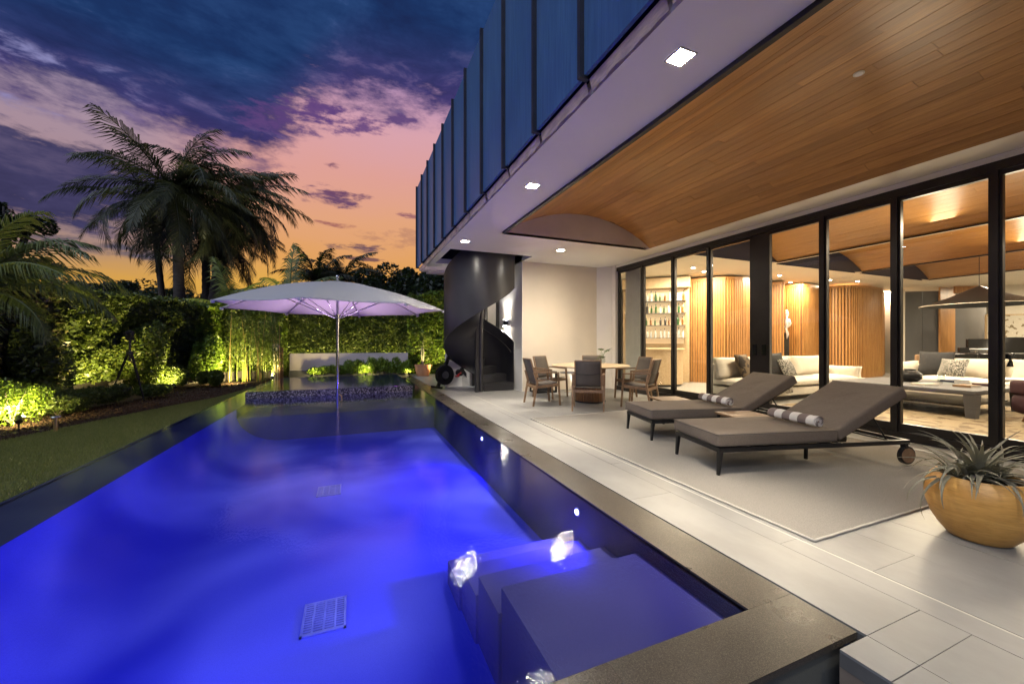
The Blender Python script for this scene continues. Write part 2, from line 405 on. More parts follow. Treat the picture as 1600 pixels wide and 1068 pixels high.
def fabric_canopy():
    m, nt, b = newmat('canopy'); out = [n for n in nt.nodes if n.type == 'OUTPUT_MATERIAL'][0]
    b.inputs['Base Color'].default_value = (.60, .585, .57, 1); b.inputs['Roughness'].default_value = .85
    tc = nt.nodes.new('ShaderNodeTexCoord'); bump(nt, b, noise(nt, tc.outputs['Object'], 3, 3, .5), .3, .02)
    t = nt.nodes.new('ShaderNodeBsdfTranslucent'); t.inputs[0].default_value = (.6, .56, .53, 1)
    mx = nt.nodes.new('ShaderNodeMixShader'); mx.inputs[0].default_value = .3
    nt.links.new(b.outputs[0], mx.inputs[1]); nt.links.new(t.outputs[0], mx.inputs[2]); nt.links.new(mx.outputs[0], out.inputs[0])
fabric_canopy()
def panelmat():
    m, nt, b = newmat('blue_panel')
    tc = nt.nodes.new('ShaderNodeTexCoord'); v = tc.outputs['Object']
    n = noise(nt, mapping(nt, v, (20, 20, .8)), 2.5, 4, .6); n2 = noise(nt, v, 1.2, 2, .5)
    col = mixc(nt, n.sstep(.3, .7), (.045, .115, .25), (.075, .18, .36)); col = mixc(nt, n2.sstep(.3, .8)*.5, col, (.05, .10, .27))
    oi = nt.nodes.new('ShaderNodeObjectInfo'); r = X(nt, oi.outputs['Random'])
    col = mixc(nt, r*.35, col, (.028, .075, .20))
    n3 = noise(nt, mapping(nt, v, (3, 3, .25)), 1.5, 5, .65); col = mixc(nt, n3.sstep(.5, .8)*.5, col, (.10, .20, .38))  # lighter streaks put reflections into the panel colour
    nt.links.new(col, b.inputs['Base Color']); b.inputs['Roughness'].default_value = .42; bump(nt, b, n, .3, .006)
panelmat()
def towelmat():
    m, nt, b = newmat('towel')
    tc = nt.nodes.new('ShaderNodeTexCoord'); v = tc.outputs['Object']
    sp = nt.nodes.new('ShaderNodeSeparateXYZ'); nt.links.new(v, sp.inputs[0])
    s_ = (X(nt, sp.outputs[1])*PI/.088)._m('SINE').sstep(-.12, .12)
    n = noise(nt, v, 500, 2, .6)
    nt.links.new(mixc(nt, s_, (.20, .155, .14), (.72, .69, .64)), b.inputs['Base Color']); b.inputs['Roughness'].default_value = 1
    bump(nt, b, n, .8, .004)
towelmat()
def printmat(name, c1, c2, sc, thr):
    m, nt, b = newmat(name); tc = nt.nodes.new('ShaderNodeTexCoord')
    n = noise(nt, tc.outputs['Object'], sc, 2, .4)
    nt.links.new(mixc(nt, n.sstep(thr, thr+.05), c1, c2), b.inputs['Base Color']); b.inputs['Roughness'].default_value = .9
printmat('print_pillow', (.12, .085, .05), (.025, .018, .014), 9, .53)
printmat('knit_pillow', (.05, .05, .05), (.42, .40, .36), 60, .5)
printmat('int_rug', (.30, .235, .145), (.16, .115, .07), 5, .52)
printmat('art_print', (.62, .58, .50), (.22, .17, .10), 7, .56)
printmat('throw', (.40, .37, .32), (.13, .11, .09), 18, .54)
emis('lamp_face', (1, .93, .80), 45)
emis('lamp_hot', (1, .92, .78), 420)
emis('lamp_face_dim', (1, .93, .82), 5)
emis('pool_lens', (.55, .55, 1), 14)
emis('garden_lens', (1, .86, .45), 60)
emis('shelf_glow', (1, .78, .50), .28)
emis('screen_glow', (.25, .4, .9), .6)
M = MT

def lamp(kind, name, loc, energy, color=(1, .86, .68), size=.06, spot=None, blend=.6, aim=None, sx=None, sy=None, spec=1):
    l = bpy.data.lights.new(name, kind); l.energy = energy; l.color = color
    if kind == 'AREA':
        l.shape = 'RECTANGLE' if sx else 'DISK'; l.size = sx or size
        if sx: l.size_y = sy
    else: l.shadow_soft_size = size
    if kind == 'SPOT': l.spot_size = math.radians(spot or 90); l.spot_blend = blend
    l.specular_factor = spec
    o = bpy.data.objects.new(name, l); COL.objects.link(o); o.location = loc
    if aim is not None: o.rotation_euler = (Vector(aim)-Vector(loc)).to_track_quat('-Z', 'Y').to_euler()
    return o
# ================================================================== THE SETTING
Z0 = 3.15
WL = -.012            # water level
# ---- ground: one sheet to the horizon, with a hole where the pool sits
g = MB()
PX0, PX1, PY0, PY1 = -2.47, 1.945, -3.0, 13.55
for (x0, x1, y0, y1) in ((-900, PX0, -900, 900), (PX1, 900, -900, 900), (PX0, PX1, PY1, 900), (PX0, PX1, -900, PY0)):
    g.add([(x0, y0, -.07), (x1, y0, -.07), (x1, y1, -.07), (x0, y1, -.07)], [(0, 1, 2, 3)])
tag(g.build('ground', M['soil']), kind='structure')
BED = [(-7.5, -2), (-5.2, 4.2), (-4.35, 6.2), (-4.0, 6.9), (-3.62, 8.1), (-3.2, 9.3), (-2.75, 10.3), (-2.55, 11.4), (-2.48, 12.4)]
lw = MB(); n = len(BED)
lw.add([(x, y, -.03) for x, y in BED]+[(PX0, y, -.03) for x, y in BED], [(i, i+n, i+n+1, i+1) for i in range(n-1)])
tag(lw.build('lawn', M['lawn']), kind='structure')
mb = MB(); mb.add([(x, y, -.045) for x, y in BED]+[(x-4.5, y+2.2, -.045) for x, y in BED], [(i, i+1, i+n+1, i+n) for i in range(n-1)])
mb.add([(-7, 12.3, -.041), (-2.47, 12.3, -.041), (-2.47, 16, -.041), (-7, 16, -.041)], [(0, 1, 2, 3)])
tag(mb.build('planting_bed', M['mulch']), kind='structure')

# ---- pool shell
XI0, XI1, YI0, YSP = -1.97, 1.65, 1.225, 9.85      # inner edges, spa front
BOT = -.66
pool = thing('swimming_pool', 'long infinity edge pool glowing deep blue beside the terrace, steps in its near corner', 'pool', (0, 0, 0))
p = MB(); prof_ = [(XI1, BOT), (XI0+.75, BOT)]+[(XI0+.75-.75*math.sin(t)*1.0, BOT+.55*(1-math.cos(t))) for t in [PI/2*i/14 for i in range(1, 15)]]+[(XI0, -.035)]
nP = 30; p.add([(x, YI0+(8.52-YI0)*j/nP, z) for j in range(nP+1) for (x, z) in prof_], [(j*len(prof_)+i, j*len(prof_)+i+1, (j+1)*len(prof_)+i+1, (j+1)*len(prof_)+i) for j in range(nP) for i in range(len(prof_)-1)])
p.build('pool_floor', M['pool_plaster'], pool, smooth=True)
p = MB(); p.bx(XI1, XI1+.05, YI0, 13.5, BOT-.1, -.014); p.build('side_wall', M['pool_dark'], pool)  # dark finish puts the shade of this unlit wall into its colour
p = MB(); p.bx(-2.45, XI0-.003, YI0, 13.5, BOT-.1, -.034); p.build('overflow_wall', M['pool_dark'], pool)
p = MB(); p.bx(XI0, XI1, YI0-.06, YI0, BOT-.1, -.014); p.build('end_wall', M['pool_grey'], pool)
p = MB(); p.bx(XI0, XI1, 8.52, YSP, BOT-.1, -.20); p.build('shallow_shelf', M['pool_grey'], pool)
for k, (y1, z, xl) in enumerate(((1.98, -.12, .74), (2.33, -.25, .72), (2.66, -.36, .70), (3.0, -.49, .68))):
    y0 = YI0 if k == 0 else (1.98, 2.33, 2.66)[k-1]
    s = MB(); s.rbox(xl, XI1+.02, y0-.02 if k else y0, y1, BOT-.02, z, .018, 2)
    s.build('bench' if k == 0 else 'step', M['pool_grey'], pool, smooth=40)
# coping
cp = MB(); cp.bx(XI1, 1.94, 1.225, 13.5, -.03, -.002); cp.build('coping', M['granite'], pool)
cp = MB(); cp.bx(-2.47, 1.94, .96, 1.224, -.03, -.0025); cp.build('coping', M['granite'], pool)
cp = MB(); cp.bx(-2.46, 1.90, .985, 1.16, -.8, -.031); cp.build('outer_wall', M['pool_dark'], pool)
cp = MB(); cp.bx(-2.475, -2.45, .96, 13.5, -.3, -.018); cp.build('overflow_lip', M['pool_dark'], pool)
for (cx, cy, w, h) in ((-.175, 2.93, .27, .34), (-.27, 5.38, .27, .34)):
    gr = MB(); x0, x1, y0, y1 = cx-w/2, cx+w/2, cy-h/2, cy+h/2; zz = BOT+.012
    gr.bx(x0, x1, y0, y0+.015, BOT, zz); gr.bx(x0, x1, y1-.015, y1, BOT, zz); gr.bx(x0, x0+.015, y0, y1, BOT, zz); gr.bx(x1-.015, x1, y0, y1, BOT, zz)
    for i in range(1, 14): yy = y0+i*h/14; gr.bx(x0+.01, x1-.01, yy-.006, yy+.006, BOT+.002, zz-.002)
    for i in range(1, 4): xx = x0+i*w/4; gr.bx(xx-.006, xx+.006, y0, y1, BOT+.003, zz-.001)
    gr.build('floor_drain', M['drain_grey'], pool)
for (x, y, z, ax) in ((XI1, 2.66, -.14, 'x'), (XI1, 5.1, -.12, 'x'), (-.9, YI0, -.30, 'y')):  # the near wall light is added, out of view
    l = MB(); d = (-1, 0, 0) if ax == 'x' else (0, 1, 0)
    c = Vector((x, y, z)); l.tube([c, c+Vector(d)*.012], .034, 16); f_ = l.build('pool_light', M['alu'], pool)
    l = MB(); l.tube([c+Vector(d)*.010, c+Vector(d)*.018], .022, 16); l.build('lens', M['pool_lens'] , f_)
# spa: raised basin at the far end
spa = thing('spa_basin', 'raised mosaic faced spa basin across the far end of the pool with violet water', 'spa', (0, 0, 0))
s = MB(); s.bx(-2.12, 1.37, YSP, YSP+.14, BOT, .125); s.build('front_wall', M['mosaic'], spa)
s = MB(); s.bx(-2.12, -1.98, YSP+.14, 13.3, BOT, .125); s.bx(1.23, 1.37, YSP+.14, 13.3, BOT, .125); s.bx(-2.12, 1.37, 13.3, 13.45, BOT, .125); s.build('side_wall', M['pool_dark'], spa)
s = MB(); s.bx(-1.98, 1.23, YSP+.14, 13.3, BOT, -.25); s.build('floor', M['pool_grey'], spa)
s = MB(); s.add([(-2.12, YSP, .130), (1.37, YSP, .130), (1.37, 13.4, .130), (-2.12, 13.4, .130)], [(0, 1, 2, 3)])
tag(s.build('spa_water', M['water']), kind='structure')
w = MB(); w.add([(-2.47, 1.2245, WL), (XI1+.001, 1.2245, WL), (XI1+.001, YSP, WL), (-2.47, YSP, WL)], [(0, 1, 2, 3)])
w.add([(1.37, YSP, WL), (XI1+.001, YSP, WL), (XI1+.001, 13.4, WL), (1.37, 13.4, WL)], [(0, 1, 2, 3)])
w.add([(-2.47, YSP, WL), (-2.12, YSP, WL), (-2.12, 13.4, WL), (-2.47, 13.4, WL)], [(0, 1, 2, 3)])
tag(w.build('water', M['water']), kind='structure')
# catch basin in front of the pool
tb = MB(); tb.bx(-2.47, 1.76, -2.0, .985, -.85, -.62); tag(tb.build('catch_basin', M['pool_dark']), kind='structure')
tb = MB(); tb.add([(-2.47, -2, -.5), (1.76, -2, -.5), (1.76, .985, -.5), (-2.47, .985, -.5)], [(0, 1, 2, 3)])
tag(tb.build('basin_water', M['water']), kind='structure')

# ---- pool lamps
BL = (.024, .015, 1.0)
for (x, y, z) in ((XI1-.05, 2.66, -.15), (XI1-.05, 5.1, -.15)):
    lamp('SPOT', 'pool_lamp', (x, y, z), 180, BL, .05, 158, .6, aim=(x-2, y, z-.75))
for (x, y) in ((-.9, YI0+.05), (-1.7, 4.4), (-.2, 8.45)):
    pass
lamp('SPOT', 'pool_lamp', (-.9, YI0+.06, -.30), 150, BL, .06, 156, .6, aim=(-1.15, 3.5, -1.1))  # added lamp on the near wall, out of view, keeps the near floor lit
lamp('SPOT', 'spa_lamp', (1.15, 11.6, .05), 40, (.7, .08, 1.0), .05, 165, .4, aim=(-1, 11.4, -.2))
lamp('SPOT', 'spa_lamp', (-.3, 10.15, .02), 420, (1, .60, .62), .08, 120, .8, aim=(-.3, 8.9, 1.9))  # added unseen lamp, throws pink light up under the parasol

# ---- terrace: slabs one by one, joints open
terr = thing('terrace', 'x', 'x'); del terr['label']; del terr['category']; terr['kind'] = 'structure'
b_ = MB(); b_.bx(1.952, 6.2, .93, 18, -.068, -.012); b_.bx(1.765, 6.2, -3, .93, -.068, -.012); b_.build('base', M['deck_base'], terr)
b_ = MB(); b_.bx(1.768, 1.79, -3, .932, -.9, -.02); b_.bx(1.79, 1.952, .915, .932, -.9, -.02); b_.build('riser', M['deck_riser'], terr)
b_ = MB(); b_.bx(2.510, 2.524, -3, 18, -.011, -.0005); b_.build('drain_strip', M['white_strip'], terr)
rows = [(1.951, 2.3530), (2.3554, 2.508)]
x = 2.526
while x < 6.16: rows.append((x, min(x+.4036, 6.19))); x += .406
random.seed(3)
for i, (x0, x1) in enumerate(rows):
    L = 1.64; off = {0: .77, 1: 1.55}.get(i, random.random()*L)
    y = off-L*3
    while y < 18:
        y0, y1 = max(y+.0012, -2.5), min(y+L-.0012, 17.9)
        if y1-y0 > .05:
            t = MB(); zt = random.uniform(-.0006, .0006)
            if i == 0 and y0 < .93 < y1:
                t.bx(x0, x1, .9315, y1, -.011, zt); t.bx(x0, x1, y0, .9285, -.011, zt)
            else: t.bx(x0, x1, y0, y1, -.011, zt)
            t.build('paving_slab', M['deck_stone'], terr)
        y += L
y = .77-1.22*3
while y < .9:
    t = MB(); t.bx(1.764, 1.948, y+.002, min(y+1.218, .929), -.011, 0); t.build('paving_slab', M['deck_stone'], terr); y += 1.22

# ================================================================== THE HOUSE
house = thing('modern_house', 'white flat soffit house with blue upper screens, cedar barrel ceiling and wide glass doors', 'house')
def hp(name, boxes, mat, parent=house, **k):
    m = MB()
    for b in boxes: m.bx(*b)
    return m.build(name, M[mat], parent, **k)
hp('soffit', [(1.75, 2.45, -3, 8.07, Z0, Z0+.12), (2.45, 6.45, 6.6, 8.07, Z0, Z0+.12), (1.75, 1.9, 8.07, 9.65, Z0, Z0+.12),
              (3.8, 6.45, 8.07, 9.65, Z0, Z0+.12), (1.75, 6.45, 9.65, 11.0, Z0, Z0+.12)], 'soffit_white')
hp('bulkhead', [(5.752, 6.215, -3, 6.6, Z0, Z0+.12)], 'soffit_white')
hp('ceiling_trim', [(2.452, 2.50, -3, 6.46, Z0-.035, Z0+.10)], 'bronze')
hp('stairwell_lining', [(1.88, 1.9, 8.07, 9.65, Z0+.121, 4.6), (3.8, 3.82, 8.07, 9.65, Z0+.121, 4.6), (1.88, 3.82, 8.05, 8.07, Z0+.121, 4.6), (1.88, 3.82, 9.65, 9.67, Z0+.121, 4.6)], 'black_metal')
hp('lower_ledge', [(1.9, 3.0, 10.6, 10.99, Z0-.055, Z0-.002)], 'plaster')
# upper storey volume behind the screens, roof over the rooms
hp('upper_wall', [(1.78, 30, -3, 8.04, 4.62, 5.3), (1.78, 30, 9.68, 10.9, 3.4, 5.3), (1.78, 1.86, -3, 10.9, 3.28, 5.3), (3.84, 30, 8.04, 9.68, 3.4, 5.3), (1.78, 30, -3, -2.9, 3.4, 5.3), (1.87, 3.84, 8.02, 9.68, 4.9, 5.3)], 'navy_wall')
# arch
AC = 4.125; HALF = 1.625; RISE = .50
RAD = (HALF**2+RISE**2)/(2*RISE); ZC = Z0+RISE-RAD; A0 = math.asin(HALF/RAD)
def arc(x0, x1, z0, rise):
    h = (x1-x0)/2; r = (h*h+rise*rise)/(2*rise); return (x0+x1)/2, z0+rise-r, r, math.asin(h/r)
def arch_end(name, x0, x1, y0, y1, mat, z0=Z0, rise=RISE, zb=None):
    cx, cz, r, a0 = arc(x0, x1, z0, rise); m = MB(); n = 32
    for s_, yy in ((0, y0), (1, y1)):
        top = [(cx+r*math.sin(-a0+2*a0*i/n), yy, cz+r*math.cos(-a0+2*a0*i/n)) for i in range(n+1)]
        bot = [(q[0], yy, z0 if zb is None else zb) for q in top]
        m.add(top+bot, [(i, i+1, n+2+i, n+1+i) for i in range(n)])
    return m.build(name, M[mat], house)
arch_end('arch_wall', 2.5, 5.75, 6.46, 6.60, 'taupe_wall', zb=Z0)
def vault(parent, x0, x1, y0, y1, rows, mat, lens, z0=Z0, rise=RISE, seed=1, single=False):
    cx, cz, r, a0 = arc(x0, x1, z0, rise); rnd = random.Random(seed)
    allm = MB(); cnt = 0
    for i in range(rows):
        t0 = -a0+2*a0*i/rows+.0006; t1 = -a0+2*a0*(i+1)/rows-.0006
        y = y0-rnd.random()*2
        while y < y1:
            L = rnd.choice(lens); ya, yb = max(y0, y+.0012), min(y1, y+L-.0012)
            if yb-ya > .04:
                dz = rnd.uniform(-.0016, .0016); m = allm if single else MB()
                p0 = [(cx+(r+q)*math.sin(t), cz+(r+q)*math.cos(t)) for q, t in ((dz, t0), (dz, t1), (.015, t1), (.015, t0))]
                m.add([(a, ya, b) for a, b in p0]+[(a, yb, b) for a, b in p0], [(0, 1, 5, 4), (1, 2, 6, 5), (2, 3, 7, 6), (3, 0, 4, 7), (0, 3, 2, 1), (4, 5, 6, 7)])
                if not single: m.build('plank', M[mat], parent)
                cnt += 1
            y += L
    if single: allm.build('planks', M[mat], parent, kind='stuff')
vt = MB(); cxv, czv, rv, av = arc(2.5, 5.75, Z0, RISE); nn = 24
vt.add([(cxv+(rv+.016)*math.sin(-av+2*av*i/nn), yy, czv+(rv+.016)*math.cos(-av+2*av*i/nn)) for yy in (-3, 6.6) for i in range(nn+1)], [(i, i+1, nn+2+i, nn+1+i) for i in range(nn)])
vroot = vt.build('vaulted_ceiling', M['teak_dark'], house)
vault(vroot, 2.5, 5.75, -1.2, 6.46, 28, 'cedar', (2.2, 2.8, 1.7, 3.1), seed=5)
# recessed speakers in the vault
for (u, v) in ((1342, 115), (1046, 267)):
    a, b = (u-800)/610, (534-v)/610
    r = Vector((FW[0]+a*RT[0], FW[1]+a*RT[1], b))
    t = 2.0
    for _ in range(60):
        q = r*t; zs = czv+math.sqrt(max(rv**2-(q.x-cxv)**2, 0)); t += (zs-(EYE+q.z))/b*.5
    q = Vector((0, 0, EYE))+r*t; nrm = (Vector((cxv, q.y, czv))-q).normalized()
    s = MB(); s.tube([q-nrm*.001, q+nrm*.006], .042, 20); sp_ = s.build('ceiling_fitting', M['alu'], vroot)
    s = MB(); s.tube([q+nrm*.006, q+nrm*.008], .03, 16); s.build('lens', M['white_plastic'], sp_)
# downlights in the soffit
DL = [(2.08, 2.04, 1), (2.08, 4.42, 1), (2.02, 7.35, 0), (4.1, 7.3, 0), (2.08, -.4, 1)]
for (x, y, big) in DL:
    w_ = .075; f_ = MB()
    for (a, b, c, d) in ((-1, 1, -1, -.86), (-1, 1, .86, 1), (-1, -.86, -.86, .86), (.86, 1, -.86, .86)):
        f_.bx(x+a*w_, x+b*w_, y+c*w_, y+d*w_, Z0-.006, Z0-.0005)
    fo = f_.build('downlight', M['bronze'] if not big else M['alu'], house)
    l = MB(); l.bx(x-w_*.86, x+w_*.86, y-w_*.86, y+w_*.86, Z0-.003, Z0-.0008); l.build('lamp_face', M['lamp_hot'], fo)
WARM = (1, .87, .69)
for (x, y, e, a) in ((2.12, 2.04, 500, 50), (2.12, 4.42, 500, 50), (2.1, 7.0, 410, 54), (2.12, -.4, 30, 70)):
    lamp('SPOT', 'downlight_lamp', (x, y, Z0-.03), e, WARM, .05, a, 1.0, aim=(x+.15, y, 0))
    lamp('SPOT', 'downlight_lamp', (x, y, Z0-.03), e*.09, WARM, .05, 150, .9, aim=(x, y, 0))
lamp('SPOT', 'downlight_lamp', (4.1, 7.3, Z0-.03), 130, WARM, .05, 110, .9, aim=(4.3, 7.6, 0))
lamp('SPOT', 'downlight_lamp', (4.1, 7.3, Z0-.03), 90, WARM, .05, 160, .9, aim=(4.1, 7.3, 0))
# upstairs screens, one by one, fins between them, timber ledge below
ztop, zb = 5.47, 3.245
ys = [2.59+.84*k for k in range(-5, 11)]
for k, y in enumerate(ys[:-1]):
    y1 = ys[k+1]
    hp('screen_panel', [(1.655, 1.685, y+.030, y1-.012, zb+.012, ztop)], 'blue_panel')
for y in ys:
    hp('fin', [(1.615, 1.70, y-.012, y+.028, zb-.012, ztop+.02)], 'fin_metal')
random.seed(11)
for k, y in enumerate(ys[:-1]):
    m = MB(); x1 = 1.748; n_ = 10
    a = [(1.700, y+.03+(.80*i/n_), Z0+.088) for i in range(n_+1)]
    b = [(1.722+random.uniform(-.008, .008), y+.03+(.80*i/n_), Z0+.001) for i in range(n_+1)]
    c = [(1.735, q[1], Z0+.06) for q in b]
    m.add(a+b+c, [(i, i+1, n_+2+i, n_+1+i) for i in range(n_)]+[(n_+1+i, n_+2+i, 2*n_+3+i, 2*n_+2+i) for i in range(n_)])
    m.build('ledge_board', M['peach_lit_timber'], house)
# terrace end walls
m = MB(); m.bx(3.82, 5.95, 8.66, 8.8, -.02, Z0-.002); m.build('end_wall', M['warm_wall'], house)
m = MB(); m.bx(3.80, 3.82, 8.66, 10.25, -.02, Z0+1.2); m.build('stair_side_wall', M['plaster'], house)
m = MB(); m.bar((5.95, 8.67, Z0/2-.01), (6.20, 8.36, Z0/2-.01), .04, Z0-.0, up=(0, 0, 1)); m.build('corner_wall', M['plaster'], house)
m = MB(); m.bx(6.185, 6.34, 8.20, 8.34, -.02, Z0-.002); m.build('jamb_wall', M['plaster'], house)
# windows behind the stair
for i, x in enumerate((2.9, 3.25, 3.6)):
    hp('window', [(x-.14, x+.12, 10.31, 10.33, .0, 2.9)], 'cream_fabric')
    hp('window_post', [(x+.121, x+.207, 10.25, 10.33, 0, 3.1)], 'bronze')
hp('back_wall', [(3.82, 4.4, 10.26, 10.4, 0, 3.1), (2.3, 2.75, 10.3, 10.4, 0, .9)], 'plaster')
sc = MB(); sc.tube([(3.72, 9.62, 1.62), (3.72, 9.62, 1.78)], .045, 16); sc.bx(3.74, 3.80, 9.59, 9.65, 1.66, 1.74)
so = sc.build('wall_sconce', M['black_metal'], house)
sc = MB(); sc.tube([(3.72, 9.62, 1.615), (3.72, 9.62, 1.6201)], .036, 12); sc.tube([(3.72, 9.62, 1.7801), (3.72, 9.62, 1.785)], .036, 12); sc.build('lens', M['lamp_hot'], so)
lamp('SPOT', 'sconce_lamp', (3.70, 9.62, 1.80), 60, (.95, .97, 1), .03, 110, .7, aim=(3.74, 9.62, 3)); lamp('SPOT', 'sconce_lamp', (3.70, 9.62, 1.60), 60, (.95, .97, 1), .03, 110, .7, aim=(3.74, 9.62, 0))

# ---- glazed doors
FX = 6.27
def door(y0, y1, wl=.05, wr=.05, top=2.985, handle=None):
    f = MB(); f.bx(FX-.03, FX+.03, y0, y0+wl, .10, top); f.bx(FX-.03, FX+.03, y1-wr, y1, .10, top)
    f.bx(FX-.03, FX+.03, y0+wl, y1-wr, .10, .20); f.bx(FX-.03, FX+.03, y0+wl, y1-wr, top-.05, top)
    o = f.build('glass_door', M['bronze'], house)
    gl = MB(); gl.bx(FX-.004, FX+.004, y0+wl-.004, y1-wr+.004, .196, top-.046); gl.build('pane', M['glass'], o)
    if handle is not None:
        h = MB(); h.bx(FX-.040, FX-.0305, handle-.035, handle+.035, .98, 1.16); h.build('handle', M['screen_black'], o)
    return o
edges = [8.17, 7.27, 6.33, 5.44]
for a, b in zip(edges[1:], edges[:-1]): door(a, b)
door(4.44, 5.44, .17, .05, handle=4.52); door(3.50, 4.44, .05, .17, handle=4.36)
for a, b in ((2.69, 3.50), (1.875, 2.69), (1.02, 1.875), (.1, 1.02), (-1, .1)): door(a, b)
hp('door_header', [(FX-.05, FX+.06, -3, 8.2, 2.987, 3.085)], 'bronze')
hp('door_header_cap', [(6.217, 6.45, -3, 8.2, 3.087, Z0-.001)], 'soffit_white')
hp('door_track', [(FX-.07, FX+.07, -3, 8.2, -.012, .097)], 'bronze')
for y in (7.27, 6.33, 5.44, 3.50, 2.69, 1.875, 1.02): hp('door_post', [(FX-.055, FX+.055, y-.028, y+.028, .098, 2.986)], 'bronze')
# ---- interior shell
hp('interior_floor', [(6.345, 30, -3, 14.5, -.06, .0)], 'deck_stone')
hp('interior_wall', [(6.35, 6.4, 8.36, 9.6, 0, 3.1), (6.35, 30, 14.2, 14.4, 0, 3.3), (29.9, 30, -3, 14.2, 0, 4), (6.3, 30, -3, -2.8, 0, 4)], 'plaster')
hp('interior_ceiling', [(6.46, 30, 6.52, 14.3, Z0, Z0+.1), (9.55, 9.75, -3, 6.52, Z0-.005, Z0+.5), (13.05, 13.25, -3, 6.52, Z0-.005, Z0+.5), (16.6, 30, -3, 6.52, Z0, Z0+.1)], 'soffit_white')
for i, (x0, x1) in enumerate(((6.47, 9.55), (9.75, 13.05), (13.25, 16.6))):
    arch_end('arch_wall', x0, x1, 6.35, 6.50, 'navy_wall', zb=Z0-.02)
    vt = MB(); a_, b_2, c_, d_ = arc(x0, x1, Z0, RISE)
    vt.add([(a_+(c_+.016)*math.sin(-d_+2*d_*j/nn), yy, b_2+(c_+.016)*math.cos(-d_+2*d_*j/nn)) for yy in (-3, 6.5) for j in range(nn+1)], [(j, j+1, nn+2+j, nn+1+j) for j in range(nn)])
    vr = vt.build('vaulted_ceiling', M['teak_dark'], house)
    vault(vr, x0, x1, -1.2, 6.35, 30, 'cedar', (2.2, 2.8, 3.4), seed=20+i, single=True)
    hp('light_cove', [(x1-.02, x1+.03, -2.9, 6.34, Z0-.03, Z0-.006)], 'bronze')
# slatted curved walls
def slat_wall(path, zt, name='slat_wall'):
    pts = [pt(u, 534, d) for u, d in path]; back = MB(); sl = MB(); cap = MB()
    for a, b in zip(pts[:-1], pts[1:]):
        a2 = Vector((a.x, a.y, 0)); b2 = Vector((b.x, b.y, 0)); L = (b2-a2).length; d = (b2-a2)/L
        nrm = Vector((d.y, -d.x, 0)); nrm = nrm if nrm.dot(Vector((-a.x, -a.y, 0))) > 0 else -nrm
        m_ = (a2+b2)/2
        back.bar((a2.x, a2.y, zt/2), (b2.x, b2.y, zt/2), .02, zt, up=(0, 0, 1))
        cap.bar((a2.x+nrm.x*.03, a2.y+nrm.y*.03, zt-.04), (b2.x+nrm.x*.03, b2.y+nrm.y*.03, zt-.04), .06, .08)
        n_ = max(1, int(L/.066))
        for i in range(n_):
            c = a2+d*(L*(i+.5)/n_)+nrm*.032
            sl.bar((c.x, c.y, 0.0), (c.x, c.y, zt-.08), .046, .030, up=nrm)
    o = back.build(name, M['teak_dark'], house); sl.build('slats', M['slat_wood'], o, kind='stuff'); cap.build('cap_rail', M['slat_wood'], o); return o
def arcpath(u0, d0, u1, d1, bulge, n=8):
    return [(u0+(u1-u0)*i/n, d0+(d1-d0)*i/n-bulge*math.sin(PI*i/n)) for i in range(n+1)]
slat_wall([(1056, 12.0), (1134, 11.35)]+arcpath(1134, 11.35, 1205, 12.5, .35, 6)[1:]+[(1222, 12.3), (1223, 13.2)], 3.1)
slat_wall([(1223, 13.2), (1252, 12.7)]+arcpath(1252, 12.7, 1290, 13.7, .2, 4)[1:], 3.1)
slat_wall([(1286, 13.9), (1300, 13.2)]+arcpath(1300, 13.2, 1376, 13.7, .45, 8)[1:]+[(1380, 14.6), (1374, 15.6)], 3.08)

def ipanel(name, u0, u1, d, z0, z1, mat, d2=None, th=.05):
    a = pt(u0, 534, d); b = pt(u1, 534, d2 or d); m = MB(); m.bar((a.x, a.y, (z0+z1)/2), (b.x, b.y, (z0+z1)/2), th, z1-z0)
    return m.build(name, M[mat], house)
ipanel('cabinet_door', 1414, 1440, 14.0, 0, 3.0, 'grey_cab', 13.9); ipanel('cabinet_door', 1440.6, 1467, 13.9, 0, 3.0, 'grey_cab', 13.8)
ipanel('wall_panel', 1380, 1413, 15.2, 0, 3.14, 'plaster', 14.4); ipanel('door_frame', 1405, 1413, 13.97, 0, 3.05, 'plaster', 14.0)
ipanel('timber_portal', 1468, 1491, 13.7, 0, 3.12, 'slat_wood', 14.2); ipanel('timber_portal', 1491, 1562, 13.5, 2.88, 3.12, 'slat_wood', 13.4)
ipanel('sliding_door', 1491, 1540, 14.3, 0, 2.86, 'grey_cab', 14.2); ipanel('timber_portal', 1548, 1562, 13.6, 0, 2.88, 'slat_wood', 13.4)
ipanel('wall_panel', 1562, 1800, 13.4, 0, 3.14, 'plaster', 12.6)
# interior lamps (the round downlights in the white ceiling)
for (u, v) in ((1083, 418), (1218, 430), (1235, 441), (1340, 439), (1297, 437), (1100, 424)):
    d = (Z0-EYE)*610/(534-v); q = pt(u, v, d)
    s = MB(); s.tube([(q.x, q.y, Z0-.001), (q.x, q.y, Z0-.008)], .06, 16); fo = s.build('ceiling_light', M['white_plastic'], house)
    s = MB(); s.tube([(q.x, q.y, Z0-.008), (q.x, q.y, Z0-.011)], .045, 16); s.build('lamp_face', M['lamp_face'], fo)
IW = (1, .80, .56)
for (x, y, e) in ((7.0, 7.4, 50), (8.2, 8.0, 110), (9.3, 8.0, 150), (11.3, 7.6, 170), (13.2, 8.0, 170), (15.5, 8.0, 150), (19, 8.4, 180), (22, 6, 200)):
    lamp('AREA', 'ceiling_lamp', (x, y, Z0-.02), e*.95, IW, .5, aim=(x, y, 0))
